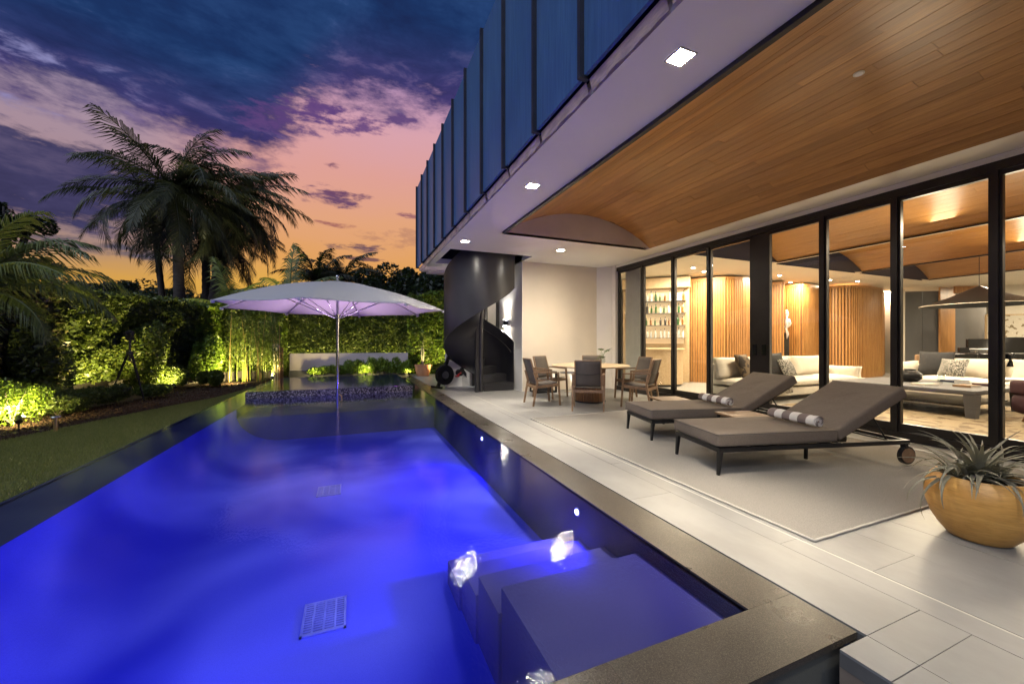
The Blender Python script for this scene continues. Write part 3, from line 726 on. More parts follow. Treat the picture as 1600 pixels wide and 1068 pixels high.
for (x, y, e) in ((8.0, 4.6, 90), (8.2, 2.0, 70), (11.4, 4.4, 110), (11.6, 1.6, 80), (15, 4.6, 140), (15, 1.5, 110), (20, 3, 160)):
    lamp('AREA', 'ceiling_lamp', (x, y, 3.05), e*1.15, IW, .4, aim=(x, y, 0))
# cove lamps washing the inner vaults
for (x0, x1, e) in ((6.5, 9.5, 70), (9.8, 13.0, 90), (13.3, 16.5, 90)):
    lamp('AREA', 'cove_lamp', (x1-.25, 3.4, Z0-.12), e, IW, aim=(x0+.9, 3.4, Z0+.5), sx=.3, sy=6, spec=0)
# ================================================================== THINGS ON THE TERRACE
rug = thing('outdoor_rug', 'large greige woven rug with pale corded edge under the two sun loungers', 'rug', (0, 0, 0))
RX0, RX1, RY0, RY1 = 2.548, 5.75, 1.465, 5.55
m = MB(); m.rbox(RX0+.03, RX1-.03, RY0+.03, RY1-.03, .0025, .011, .003, 2); m.build('weave', M['rug_weave'], rug)
m = MB(); c = [(RX0+.02, RY0+.02), (RX1-.02, RY0+.02), (RX1-.02, RY1-.02), (RX0+.02, RY1-.02)]
for i in range(4):
    a, b = c[i], c[(i+1) % 4]; nn_ = 40
    m.tube([(a[0]+(b[0]-a[0])*j/nn_+.0015*math.sin(j*1.7), a[1]+(b[1]-a[1])*j/nn_+.0015*math.sin(j*2.3), .008) for j in range(nn_+1)], .0085, 6)
m.build('corded_edge', M['rug_cord'], rug, smooth=True)

# ---- sun loungers
def make_lounger(loc, rz, label):
    t = thing('sun_lounger', label, 'sun lounger', loc, rz, 'sun loungers on the rug')
    W = .70; f = MB()
    for y in (.02, W-.02): f.bx(.0, 2.02, y-.018, y+.018, .205, .245)
    f.bx(.0, .035, .038, W-.038, .205, .245); f.bx(1.985, 2.02, .038, W-.038, .205, .245); f.bx(1.17, 1.20, .038, W-.038, .207, .243)
    f.build('frame', M['black_metal'], t, smooth=30)
    for y in (.02, W-.02):
        l = MB(); l.bar((.022, y, .207), (.004, y, .0), .040, .036, up=(1, 0, 0), w2=.022, h2=.022); l.build('leg', M['black_metal'], t)
    l = MB(); l.bar((1.18, .30, .207), (1.175, .30, .012), .026, .022, up=(1, 0, 0)); l.build('leg', M['black_metal'], t)
    for y in (.02, W-.02):
        b = MB(); b.bar((1.97, y, .21), (1.99, y, .09), .03, .05, up=(0, 1, 0)); b.build('wheel_bracket', M['black_metal'], t)
        sgn = -1 if y < .3 else 1
        w = MB(); w.tube([(1.99, y-.012*sgn, .098), (1.99, y+.020*sgn, .098)], .086, 28); wo = w.build('wheel', M['black_metal'], t, smooth=35)
        w = MB(); w.tube([(1.99, y+.020*sgn, .098), (1.99, y+.028*sgn, .098)], .070, 28); w.build('wheel_disc', M['teak'], wo, smooth=35)
    s = MB(); s.bx(.01, 1.17, .04, W-.04, .246, .254); s.build('slat_base', M['black_metal'], t)
    cu = MB(); cu.rbox(-.02, 1.215, -.005, W+.005, .256, .372, .03, 4); cu.build('seat_cushion', M['cushion'], t, smooth=50)
    pi = MB()
    for z in (.266, .362): pi.tube([(-.016, -.001, z), (1.21, -.001, z)], .004, 6); pi.tube([(-.018, .0, z), (-.018, W, z)], .004, 6)
    pi.build('piping', M['sling'], t, smooth=True)
    A = math.radians(28); R_ = Matrix.Translation((1.235, 0, .262)) @ Matrix.Rotation(-A, 4, 'Y')
    bc = MB(); bc.rbox(0, .86, -.005, W+.005, .0, .112, .03, 4, M=R_); bc.build('back_cushion', M['cushion'], t, smooth=50)
    bf = MB()
    for y in (.05, W-.05): bf.bar(R_ @ Vector((0, y, -.012)), R_ @ Vector((.80, y, -.012)), .025, .02)
    bf.bar(R_ @ Vector((.80, .05, -.012)), R_ @ Vector((.80, W-.05, -.012)), .025, .02)
    bf.build('back_frame', M['black_metal'], t)
    st = MB()
    for y in (.09, W-.09): st.tube([R_ @ Vector((.50, y, -.02)), (1.86, y, .235)], .008, 8)
    st.tube([(1.86, .04, .232), (1.86, W-.04, .232)], .009, 8); st.build('back_prop', M['black_metal'], t)
    return t
LA = math.radians(-13.9)
L1 = make_lounger((3.017, 2.516, .011), LA, 'nearer taupe sun lounger with raised back, beside the round ochre planter')
L2 = make_lounger((3.335, 3.712, .011), LA, 'farther taupe sun lounger with raised back, next to the dining table')
def make_towel(loc, rz, label):
    t = thing('rolled_towel', label, 'towel', loc, rz, 'striped towels on the sun loungers')
    # roll along local y: outer spiral
    m = MB(); n = 90; pr = []
    for i in range(n+1):
        a = 2*PI*3.6*i/n; r = .012+.045*i/n; pr.append((r*math.cos(a)*1.06, r*math.sin(a)*.95))
    ysl = [0]+[.52*j/26 for j in range(1, 26)]+[.52]; v = []; fcs = []
    for j, y in enumerate(ysl):
        for i, (a, b) in enumerate(pr): v.append((a+.002*math.sin(j*1.9+i*.3), y+.006*math.sin(i*.45) if j in (0, len(ysl)-1) else y, b+.057+.0015*math.sin(j*1.3)))
    for j in range(len(ysl)-1):
        for i in range(n): fcs.append((j*(n+1)+i, j*(n+1)+i+1, (j+1)*(n+1)+i+1, (j+1)*(n+1)+i))
    m.add(v, fcs); o = m.build('roll', M['towel'], t, smooth=True)
    md = o.modifiers.new('thick', 'SOLIDIFY'); md.thickness = .0075; md.offset = 0
    return t
for L, lab in ((L1, 'brown and white striped rolled towel lying on the nearer sun lounger'), (L2, 'brown and white striped rolled towel lying on the farther sun lounger')):
    q = Matrix.Rotation(LA, 4, 'Z') @ Vector((1.08, .06, .375))
    make_towel(Vector(L.location)+q, LA+math.radians(3), lab)
def side_table(loc, rz, label):
    t = thing('side_table', label, 'side table', loc, rz, 'low teak side tables')
    m = MB()
    for i in range(4): m.rbox(0, .46, i*.105, i*.105+.100, .32, .345, .004, 2)
    m.build('table_top', M['teak'], t, smooth=30)
    for x in (.03, .43):
        for y in (.03, .385): l = MB(); l.bx(x-.013, x+.013, y-.013, y+.013, 0, .3195); l.build('leg', M['black_metal'], t)
    return t
q = Matrix.Rotation(LA, 4, 'Z')
side_table(Vector((3.017, 2.516, .011))+q @ Vector((.80, .76, 0)), LA, 'low teak side table tucked between the two sun loungers')
side_table(Vector((3.335, 3.712, .011))+q @ Vector((.62, .86, 0)), LA, 'low teak side table behind the farther sun lounger')

# ---- dining table and chairs
TC = Vector((4.45, 6.72, 0))
t = thing('dining_table', 'round pale wood dining table on a fluted drum base under the soffit', 'table', TC)
m = MB(); m.lathe([(0, .742), (.72, .742), (.775, .735), (.78, .728), (.76, .712), (.62, .700), (0, .700)], n=64); m.build('table_top', M['light_oak'], t, smooth=40)
base = MB(); base.lathe([(.26, .02), (.27, .699)], n=40); bo = base.build('drum_base', M['teak_dark'], t)
for i in range(34):
    a = 2*PI*i/34; s = MB(); ca, sa = math.cos(a), math.sin(a)
    s.bar((.285*ca, .285*sa, .03), (.295*ca, .295*sa, .698), .030, .022, up=(ca, sa, 0)); s.build('slat', M['teak_dark'], bo)
m = MB(); m.lathe([(.30, 0), (.31, .005), (.31, .03), (.26, .03)], n=40); m.build('plinth', M['black_metal'], t, smooth=40)
v_ = thing('glass_vase', 'small clear glass vase with monstera leaves on the dining table edge', 'vase', TC+Vector((.38, .12, .743)))
m = MB(); m.lathe([(.0, .004), (.045, .004), (.06, .05), (.055, .11), (.03, .15), (.035, .19), (.032, .19), (.027, .15), (.05, .11), (.055, .05), (.04, .01), (0, .01)], n=20); m.build('vase_body', M['glass'], v_, smooth=True)
random.seed(5)
for i in range(5):
    a = random.uniform(0, 6.28); h = random.uniform(.02, .14)-(.18 if i > 2 else 0); rr = random.uniform(.08, .16)
    s = MB(); c0 = Vector((rr*math.cos(a), rr*math.sin(a), .20+h)); s.tube([(0, 0, .1), (rr*.3*math.cos(a), rr*.3*math.sin(a), .23), c0], .003, 6); so_ = s.build('leaf_stem', M['leaf_bright'], v_)
    l = MB(); ring = []
    for k in range(24):
        th = 2*PI*k/24; r_ = .07*(1-.25*math.cos(th))*(1 if k % 3 else .62); ring.append(c0+Vector((r_*math.cos(th+a)*1.0, r_*math.sin(th+a), .35*r_*math.cos(th))))
    l.add([c0]+ring, [(0, 1+k, 1+(k+1) % 24) for k in range(24)]); l.build('leaf', M['leaf_dark'] if i % 2 else M['leaf_small'], so_)
def make_chair(loc, rz, label):
    # local: faces +x (towards the table); back at -x
    t = thing('dining_chair', label, 'chair', loc, rz, 'teak and sling chairs round the dining table')
    w = .27
    for s in (-1, 1):
        l = MB(); l.bar((.24, s*w, .0), (.20, s*w, .60), .026, .030, up=(1, 0, 0), w2=.036, h2=.030); l.build('leg', M['teak'], t)
        l = MB(); l.bar((-.30, s*w*.98, .0), (-.22, s*w*.98, .44), .026, .030, up=(1, 0, 0), w2=.040, h2=.034); l.bar((-.22, s*w*.98, .44), (-.285, s*w*.92, .64), .040, .034, up=(1, 0, 0), w2=.026, h2=.026); l.build('leg', M['teak'], t)
        a = MB(); a.bar((.215, s*(w+.0), .615), (-.275, s*(w-.008), .635), .042, .024); a.build('armrest', M['teak'], t)
        r = MB(); r.bar((.215, s*(w-.022), .385), (-.225, s*(w-.024), .355), .022, .050); r.build('side_rail', M['teak'], t)
        b = MB(); b.bar((-.20, s*(w-.045), .42), (-.335, s*(w-.055), .875), .024, .024, up=(1, 0, 0)); b.build('back_post', M['teak'], t)
    r = MB(); r.bar((.205, -w+.03, .385), (.205, w-.03, .385), .03, .05); r.build('front_rail', M['teak'], t)
    r = MB(); r.bar((-.235, -w+.03, .345), (-.235, w-.03, .345), .03, .05); r.build('rear_rail', M['teak'], t)
    r = MB(); r.tube([(-.338, -w+.05, .878), (-.338, w-.05, .878)], .011, 8); r.build('top_rail', M['teak'], t)
    m = MB(); n = 8; v = []
    for j in (-1, 1):
        for i in range(n+1): x = .20-.40*i/n; v.append((x, j*(w-.045), .425-.018*math.sin(PI*i/n)-.03*i/n))
    m.add(v, [(i, i+1, n+2+i, n+1+i) for i in range(n)]); o = m.build('seat', M['sling'], t, smooth=True); md = o.modifiers.new('t', 'SOLIDIFY'); md.thickness = .014
    m = MB(); v = []
    for j in (-1, 0, 1):
        for i in range(n+1):
            f = i/n; v.append((-.205-.133*f-(.018*math.sin(PI*f) if j == 0 else 0), j*(w-.052), .42+.455*f))
    m.add(v, [(r_*(n+1)+i, r_*(n+1)+i+1, (r_+1)*(n+1)+i+1, (r_+1)*(n+1)+i) for r_ in (0, 1) for i in range(n)])
    o = m.build('backrest', M['sling'], t, smooth=True); md = o.modifiers.new('t', 'SOLIDIFY'); md.thickness = .012
    st = MB(); st.tube([(-.285-.02*math.sin(PI*i/8), -w+.055+2*(w-.055)*i/8, .66-.025*math.sin(PI*i/8)) for i in range(9)], .005, 6); st.build('strap', M['black_metal'], t)
    return t
labels = {-103: 'teak sling dining chair nearest the pool camera, back turned to us, front of the table', -163: 'teak sling dining chair at the left side of the round table, nearer the stair',
          -37: 'teak sling dining chair at the right of the table, between it and the glass door', 77: 'dining chair behind the round table by the pale wall, only its top showing',
          137: 'dining chair at the far left of the round table near the low side table', 17: 'dining chair at the far right of the table against the glass door corner'}
ch0 = None
for ang, lab in labels.items():
    a = math.radians(ang)-YAW; r = {-103: .93, -163: 1.02, -37: 1.0}.get(ang, .98)
    loc = TC+Vector((r*math.cos(a), r*math.sin(a), 0))
    if ch0 is None: ch0 = make_chair(loc, a+PI, lab)
    else:
        c = copy_tree(ch0); c.location = loc; c.rotation_euler = (0, 0, a+PI); c['label'] = lab
# low side table by the wall with a wooden bowl
t = thing('low_console', 'black open metal side table against the pale wall behind the chairs', 'side table', (3.98, 8.22, 0))
m = MB()
for x in (0, .50):
    for y in (0, .36): m.bx(x, x+.035, y, y+.035, .0, .50)
for z in (.0, .465):
    m.bx(.035, .50, 0, .035, z, z+.035); m.bx(.035, .50, .36, .395, z, z+.035); m.bx(0, .035, .035, .36, z, z+.035); m.bx(.50, .535, .035, .36, z, z+.035)
m.build('frame', M['black_metal'], t)
m = MB(); m.bx(.03, .505, .03, .365, .5005, .508); m.build('top', M['glass'], t)
m = MB(); m.bx(.10, .42, .08, .30, .036, .17); m.build('magazines', M['charcoal_fabric'], t)
t = thing('wooden_bowl', 'small carved wooden pot standing on the black side table', 'pot', (4.20, 8.40, .509))
m = MB(); m.lathe([(0, 0), (.07, 0), (.075, .05), (.07, .13), (.06, .13), (.06, .02), (0, .02)], n=20); m.build('pot_body', M['teak'], t, smooth=40)
for k in range(4):
    a = k*1.7; s = MB(); s.tube([(.02*math.cos(a), .02*math.sin(a), .02), (.035*math.cos(a), .035*math.sin(a), .16)], .012, 8); s.build('rolled_cloth', M['charcoal_fabric'], t)
t = thing('glass_console', 'second low glass topped side table standing behind the dining table', 'side table', (4.9, 8.15, 0))
m = MB(); m.lathe([(0, .46), (.30, .46), (.30, .472), (0, .472)], n=28); m.build('top', M['grey_cab'], t, smooth=30)
m = MB(); m.tube([(0, 0, 0), (0, 0, .459)], .02, 10); m.build('stem', M['chrome'], t); m = MB(); m.lathe([(0, 0), (.2, 0), (.2, .015), (0, .02)], n=24); m.build('foot', M['chrome'], t)
# uplights washing the wall
for x in (4.55, 5.25):
    lamp('SPOT', 'floor_uplight', (x, 8.58, .06), 16, (.92, .96, 1), .02, 70, .5, aim=(x+.02, 8.75, 2.2))
    u_ = thing('floor_uplight', 'small round uplight on the floor below the pale wall, %s one' % ('left' if x < 5 else 'right'), 'light', (x, 8.56, 0), 0, 'uplights below the pale wall')
    m = MB(); m.tube([(0, 0, 0), (0, 0, .04)], .035, 16); m.build('body', M['black_metal'], u_); m = MB(); m.tube([(0, 0, .04), (0, 0, .043)], .025, 16); m.build('lens', M['lamp_face'], u_)

# ---- spiral stair
SC = Vector((2.86, 9.02, 0)); SR = .87
st = thing('spiral_stair', 'dark steel spiral staircase with solid curved balustrade rising through the soffit', 'staircase', SC)
def zb_(a): return -.42+.00905*a
def zt_(a): return zb_(a)+1.62
def band(r0, r1, a0, a1, name, zlo, zhi, n=96):
    m = MB(); v = []
    for i in range(n+1):
        a = a0+(a1-a0)*i/n; ca, sa = math.cos(math.radians(a)), math.sin(math.radians(a))
        lo, hi = max(0, zlo(a)), zhi(a)
        v += [(r0*ca, r0*sa, lo), (r0*ca, r0*sa, hi), (r1*ca, r1*sa, hi), (r1*ca, r1*sa, lo)]
    f = []
    for i in range(n):
        b = i*4; c = b+4
        for k in range(4): f.append((b+k, b+(k+1) % 4, c+(k+1) % 4, c+k))
    f += [(3, 2, 1, 0), (n*4, n*4+1, n*4+2, n*4+3)]
    return m.add(v, f).build(name, M['stair_steel'], st, smooth=50)
band(SR-.012, SR+.004, 0, 318, 'balustrade', zb_, zt_, 120)
# smooth steel underside
m = MB(); v = []; n = 80
for i in range(n+1):
    a = 40+(318-40)*i/n; ca, sa = math.cos(math.radians(a)), math.sin(math.radians(a)); z = max(.01, zb_(a)+.02)
    v += [(.06*ca, .06*sa, z+.02), (SR*.5*ca, SR*.5*sa, z-.0), ((SR-.014)*ca, (SR-.014)*sa, z)]
m.add(v, [(3*i+k, 3*i+k+1, 3*i+3+k+1, 3*i+3+k) for i in range(n) for k in (0, 1)]); m.build('underside', M['stair_steel'], st, smooth=True)
for k in range(15):
    a0, a1 = 21.5*k, 21.5*(k+1)+2; z = .195*(k+1)
    if a1 > 322: break
    tr = MB(); top = []; n = 6
    for zz in (z-.035, z):
        for i in range(n+1):
            a = math.radians(a0+(a1-a0)*i/n); top.append(((SR-.016)*math.cos(a), (SR-.016)*math.sin(a), zz))
        for i in range(n+1):
            a = math.radians(a0+(a1-a0)*i/n); top.append((.07*math.cos(a), .07*math.sin(a), zz))
    q_ = 2*(n+1); f = []
    for i in range(n): f += [(q_+i, q_+i+1, q_+n+1+i+1, q_+n+1+i), (i, n+1+i, n+2+i, i+1), (i, i+1, q_+i+1, q_+i)]
    f += [(0, q_, q_+n+1, n+1), (n, 2*n+1, q_+2*n+1, q_+n)]
    tr.add(top, f); to = tr.build('tread', M['stair_steel'], st)
    a = math.radians(a0+.5); rz_ = MB(); rz_.bar((.075*math.cos(a), .075*math.sin(a), z-.1155), ((SR-.018)*math.cos(a), (SR-.018)*math.sin(a), z-.1155), .008, .158); rz_.build('riser', M['stair_steel'], to)
m = MB(); m.tube([(0, 0, 0), (0, 0, 4.3)], .062, 24); m.build('centre_post', M['stair_steel'], st, smooth=40)
m = MB(); m.bar((-.105, -.03, 2.05-.45), (-.105, -.03, -.0), .075, .10, up=(0, 1, 0)); m.build('newel_plate', M['stair_steel'], st)
m = MB(); m.tube([((SR-.06)*math.cos(math.radians(a)), (SR-.06)*math.sin(math.radians(a)), zt_(a)-.28) for a in range(2, 316, 6)], .014, 8); m.build('handrail', M['bronze'], st, smooth=True)

# ---- spin bike
bk = thing('exercise_bike', 'black and red spin bike standing behind the spiral stair', 'exercise bike', (2.62, 10.25, 0), math.radians(-160))
m = MB(); m.tube([(.42, -.045, .34), (.42, .045, .34)], .26, 32); w = m.build('flywheel', M['black_metal'], bk, smooth=35)
m = MB(); m.tube([(.42, -.05, .34), (.42, .05, .34)], .10, 20); m.build('hub', M['alu'], w, smooth=35)
m = MB(); m.bar((.62, 0, .05), (.30, 0, .80), .06, .08, up=(1, 0, 0)); m.bar((.30, 0, .80), (-.45, 0, .45), .06, .08); m.bar((-.1, 0, .5), (-.42, 0, .06), .06, .07, up=(1, 0, 0)); m.bar((.30, 0, .80), (.20, 0, 1.02), .045, .05, up=(1, 0, 0)); m.build('frame', M['black_metal'], bk)
for x in (.66, -.46):
    m = MB(); m.bar((x, -.24, .04), (x, .24, .04), .06, .045); m.build('foot_bar', M['black_metal'], bk)
m = MB(); m.tube([(.22, -.2, 1.10), (.30, -.2, 1.06), (.20, 0, 1.02), (.30, .2, 1.06), (.22, .2, 1.10)], .016, 8); m.build('handlebar', M['black_metal'], bk, smooth=True)
m = MB(); m.rbox(-.46, -.2, -.08, .08, .92, .98, .02); m.bar((-.30, 0, .5), (-.34, 0, .93), .035, .035, up=(1, 0, 0)); m.build('saddle', M['black_metal'], bk, smooth=40)
for s in (-1, 1):
    m = MB(); m.bar((-.05, s*.07, .38), (-.05+.14*s, s*.07, .30), .02, .03); m.rbox(-.10+.14*s, .0+.14*s, s*.10-.04, s*.10+.04, .275, .31, .01); m.build('pedal', M['red_plastic'], bk)
m = MB(); m.bx(.10, .14, -.18, .18, 1.05, 1.30); m.build('screen', M['screen_black'], bk)
m = MB(); m.tube([(-.05, -.062, .38), (-.05, .062, .38)], .09, 20); m.build('crank_cover', M['black_metal'], bk, smooth=35)

# ---- umbrella standing in the pool
UC = Vector((-.29, 8.81, 0))
um = thing('pool_umbrella', 'large white octagonal parasol on a chrome mast standing in the shallow end', 'umbrella', UC)
m = MB(); m.tube([(0, 0, -.2), (0, 0, 2.40)], .030, 20); m.build('mast', M['chrome'], um, smooth=40)
m = MB(); m.tube([(0, 0, 2.47), (0, 0, 2.50)], .018, 10); m.lathe([(0, 2.50), (.03, 2.515), (.038, 2.54), (.03, 2.565), (0, 2.58)], n=16); m.build('finial', M['chrome'], um, smooth=True)
m = MB(); m.tube([(0, 0, 1.60), (0, 0, 1.76)], [.045, .055], 18); m.tube([(0, 0, 1.30), (0, 0, 1.602)], [.032, .045], 18); m.build('slider_hub', M['chrome'], um, smooth=40)
m = MB(); m.tube([(0.03, 0, -.05), (.085, 0, .0), (.075, 0, .09), (.035, 0, .12)], .012, 8); m.build('crank', M['brass'], um, smooth=True)
RU, ZR, ZA = 2.16, 1.87, 2.42; AOFF = -12.2
def hz(f): return ZA-(ZA-ZR)*(f**1.7)
cv = MB(); nr, ns = 14, 10; v = []
for s in range(8):
    a0 = math.radians(AOFF+45*s); a1 = a0+PI/4
    for i in range(nr+1):
        f = .035+.965*i/nr
        p0 = Vector((RU*f*math.cos(a0), RU*f*math.sin(a0), hz(f))); p1 = Vector((RU*f*math.cos(a1), RU*f*math.sin(a1), hz(f)))
        for j in range(ns+1):
            g_ = j/ns; b = p0.lerp(p1, g_); sc_ = math.sin(PI*g_)
            b.z -= .075*sc_*f*(1-.3*f); k_ = 1-.095*sc_*max(0, (f-.6)/.4)**2; b.x *= k_; b.y *= k_
            b.z += .05*sc_*max(0, (f-.8)/.2)**2
            v.append(b)
fs = []
for s in range(8):
    o_ = s*(nr+1)*(ns+1)
    for i in range(nr):
        for j in range(ns): a = o_+i*(ns+1)+j; fs.append((a, a+1, a+ns+2, a+ns+1))
cv.add(v, fs); o = cv.build('canopy', M['canopy'], um, smooth=35)
md = o.modifiers.new('w', 'WELD'); md.merge_threshold = .002
md = o.modifiers.new('t', 'SOLIDIFY'); md.thickness = .006
vn = MB(); v = [(0, 0, ZA+.045)]
for i, f in enumerate((.06, .12, .17)):
    for k in range(32):
        a = math.radians(AOFF)+2*PI*k/32; v.append((RU*f*math.cos(a), RU*f*math.sin(a), ZA+.04-(.03, .055, .085)[i]+(.008 if k % 4 else 0)))
f = [(0, 1+k, 1+(k+1) % 32) for k in range(32)]+[(1+r*32+k, 1+r*32+(k+1) % 32, 1+(r+1)*32+(k+1) % 32, 1+(r+1)*32+k) for r in (0, 1) for k in range(32)]
vn.add(v, f); vn.build('vent_cap', M['canopy'], um, smooth=True)
for s in range(8):
    a = math.radians(AOFF+45*s); ca, sa = math.cos(a), math.sin(a)
    r = MB(); r.tube([(RU*f*ca, RU*f*sa, hz(f)-.022) for f in (.02, .2, .4, .6, .8, .9, 1.0)], [.014, .014, .013, .012, .011, .01, .009], 8); ro = r.build('rib', M['alu'], um, smooth=True)
    r = MB(); r.tube([(.045*ca, .045*sa, 1.69), (RU*.56*ca, RU*.56*sa, hz(.56)-.035)], .010, 8); r.build('strut', M['alu'], ro, smooth=True)
    r = MB(); r.rbox(-.02, .03, -.025, .025, -.03, .02, .006, M=Matrix.Translation((RU*.99*ca, RU*.99*sa, ZR-.01)) @ Matrix.Rotation(a, 4, 'Z')); r.build('tip', M['canopy'], ro)

# ---- big bromeliad pot at the right
PC = pt(1530, 534, 2.40); PC.z = 0
po = thing('bromeliad_planter', 'large rounded ochre planter filled with long grey green spiky leaves, right foreground', 'planter', PC)
PR = .238
prof = [(0, .001), (.125, .001), (.136, .006), (.148, .02), (.178, .06), (.207, .115), (.228, .18), (PR, .245), (.232, .305), (.212, .355), (.192, .382), (.182, .380), (.184, .36), (.205, .31), (.214, .25), (.205, .2)]
m = MB(); m.lathe(prof, n=72); m.build('pot', M['pot_ochre'], po, smooth=60)
m = MB(); m.disc((0, 0, .345), .20, 40); m.build('soil_surface', M['soil'], po)
random.seed(23)
def strap_leaf(L, w, droop, pitch, twist, seed, n=12):
    r = random.Random(seed); v = []; x = z = 0; a = pitch
    pts = []
    for i in range(n+1):
        pts.append((x, z, a)); st_ = L/n; x += st_*math.cos(a); z += st_*math.sin(a); a -= droop/n*(1+.8*i/n)
    for i, (x, z, a) in enumerate(pts):
        f = i/n; ww = w*(.75+.5*math.sin(PI*min(1, f*1.4)))*(1-f**2.6)+.0008; tw = twist*f; sy = math.sin(tw)
        nx, nz = -math.sin(a), math.cos(a); lift = .42*ww
        for s, l in ((-1, lift), (0, 0), (1, lift)):
            v.append((x+nx*(l+s*ww*sy), s*ww*math.cos(tw)+.012*math.sin(f*3+seed), z+nz*(l+s*ww*sy)))
    fs = [(3*i+k, 3*i+k+1, 3*i+4+k, 3*i+3+k) for i in range(n) for k in (0, 1)]
    return v, fs
def rosette(parent, c, count, Lr, wr, pmin, pmax, droop, mat, seed, name='leaf', scale=1):
    r = random.Random(seed)
    for i in range(count):
        f = i/count; pitch = pmin+(pmax-pmin)*f**.8+r.uniform(-.12, .12); L = r.uniform(*Lr)*(1-.25*f)
        v, fs = strap_leaf(L, r.uniform(*wr), droop*(1.1-.65*f)*r.uniform(.7, 1.25), pitch, r.uniform(-.5, .5), r.random()*9)
        m = MB(); m.add(v, fs); o = m.build(name, M[mat], parent, smooth=True)
        o.location = Vector(c)+Vector((r.uniform(-.02, .02), r.uniform(-.02, .02), 0)); o.rotation_euler = (0, 0, i*2.39996+r.uniform(-.25, .25))
rosette(po, (-.01, .0, .36), 46, (.34, .50), (.010, .0145), .25, 1.42, 1.45, 'agave', 3)
rosette(po, (-.09, .05, .35), 30, (.30, .42), (.008, .011), .2, 1.2, 1.6, 'agave', 4)
rosette(po, (.09, -.04, .35), 26, (.28, .42), (.009, .012), .15, 1.2, 1.6, 'agave', 8)

# ---- pots at the far end of the terrace
def pot(loc, r, h, mat, label, kind='round'):
    t = thing('plant_pot', label, 'potted plant', loc)
    pr = [(0, 0), (r*.72, 0), (r*.8, h*.1), (r*(1.12 if kind == 'belly' else .95), h*.5), (r, h*.86), (r*1.06, h*.88), (r*1.06, h), (r*.9, h), (r*.88, h*.86), (0, h*.86)]
    m = MB(); m.lathe(pr, n=28); m.build('pot', M[mat], t, smooth=40); return t
p1 = pot((2.30, 14.0, 0), .27, .40, 'terracotta', 'terracotta pot holding a tall thin dracaena by the hedge')
m = MB(); m.tube([(0, 0, .34), (.03, 0, .8), (0, .02, 1.25)], [.03, .025, .02], 8); m.tube([(.0, 0, .34), (-.05, 0, .7), (-.04, .0, 1.05)], [.022, .02, .016], 8); m.build('stem', M['pale_trunk'], p1, smooth=True)
rosette(p1, (0, .02, 1.22), 34, (.38, .6), (.011, .016), -.1, 1.4, .8, 'palm_green', 31); rosette(p1, (-.04, 0, 1.02), 22, (.3, .42), (.010, .014), -.2, 1.2, .8, 'palm_green', 33)
p2 = pot((3.05, 14.0, 0), .24, .24, 'terracotta', 'low shallow terracotta bowl with a small green plant, middle of the far pots')
rosette(p2, (0, 0, .2), 16, (.15, .28), (.012, .018), .3, 1.3, .8, 'leaf_bright', 35)
p3 = pot((3.45, 13.9, 0), .24, .38, 'grey_pot', 'grey bellied pot with spiky purple grey leaves beside the bike', 'belly')
rosette(p3, (0, 0, .32), 24, (.3, .48), (.012, .018), .1, 1.3, 1.2, 'agave', 37)
# ================================================================== THE ROOM BEHIND THE GLASS
def upto(m, name, mat, par, **k): return m.build(name, M[mat], par, **k)
irug = thing('living_room_rug', 'brown mottled flat rug on the living room floor behind the glass', 'rug', (0, 0, 0))
m = MB(); m.bx(6.95, 11.1, .6, 4.95, .001, .012); m.build('pile', M['int_rug'], irug)
# curtain at the left end
t = thing('curtain', 'pale sheer curtain hanging inside the leftmost glass panel', 'curtain', (0, 0, 0))
m = MB(); v = []; n = 60
for i in range(n+1):
    y = 7.60+.6*i/n; x = 6.52+.03*math.sin(i*1.15)
    v += [(x, y, .02), (x, y, 3.08)]
m.add(v, [(2*i, 2*i+2, 2*i+3, 2*i+1) for i in range(n)]); m.build('folds', M['cream_fabric'], t, smooth=True)
# bar cabinet with bottles
BC = pt(1024, 534, 11.1); BA = math.atan2(-BC.y, -BC.x)
bar = thing('bar_cabinet', 'curved oak bar with lit glass shelves of bottles seen through the left doors', 'bar', (BC.x, BC.y, 0), BA-PI/2)
m = MB(); m.lathe([(0, .98), (.78, .98), (.78, 1.02), (0, 1.02)], n=40); m.build('counter_top', M['light_oak'], bar, smooth=30)
m = MB(); m.lathe([(.72, .06), (.72, .979)], n=48); m.build('counter_front', M['light_oak'], bar, smooth=True)
m = MB(); m.lathe([(.68, 0), (.68, .06), (.5, .06)], n=40); m.build('plinth', M['black_metal'], bar)
m = MB(); m.bx(-.95, .95, -.92, -.86, 0, 3.1); bp = m.build('back_panel', M['light_oak'], bar)
m = MB(); m.bx(-.80, .80, -.858, -.853, 1.15, 2.78); m.build('lit_back', M['shelf_glow'], bar)
m = MB(); m.bx(-.95, .95, -.85, -.55, 2.80, 3.10); m.build('header', M['light_oak'], bar)
SH = (1.33, 1.70, 2.06, 2.42)
for z in SH: m = MB(); m.bx(-.85, .85, -.85, -.60, z-.012, z); m.build('shelf', M['grey_cab'], bar)
def bottle(loc, h, r, mat, label):
    t = thing('bottle', label, 'bottle', loc, 0, 'bottles and glasses on the bar shelves')
    m = MB(); m.lathe([(0, 0), (r, 0), (r, h*.6), (r*.85, h*.68), (r*.32, h*.78), (r*.32, h), (0, h)], n=12); m.build('glass_body', mat, t, smooth=50)
    m = MB(); m.lathe([(r*.36, h*.93), (r*.36, h*1.02), (0, h*1.02)], n=10); m.build('cap', M['black_metal'], t); return t
for nme, c in (('bottle_green', (.03, .10, .03)), ('bottle_amber', (.22, .09, .02)), ('bottle_clear', (.55, .58, .58)), ('bottle_dark', (.02, .02, .02))): simple(nme, c, .12)
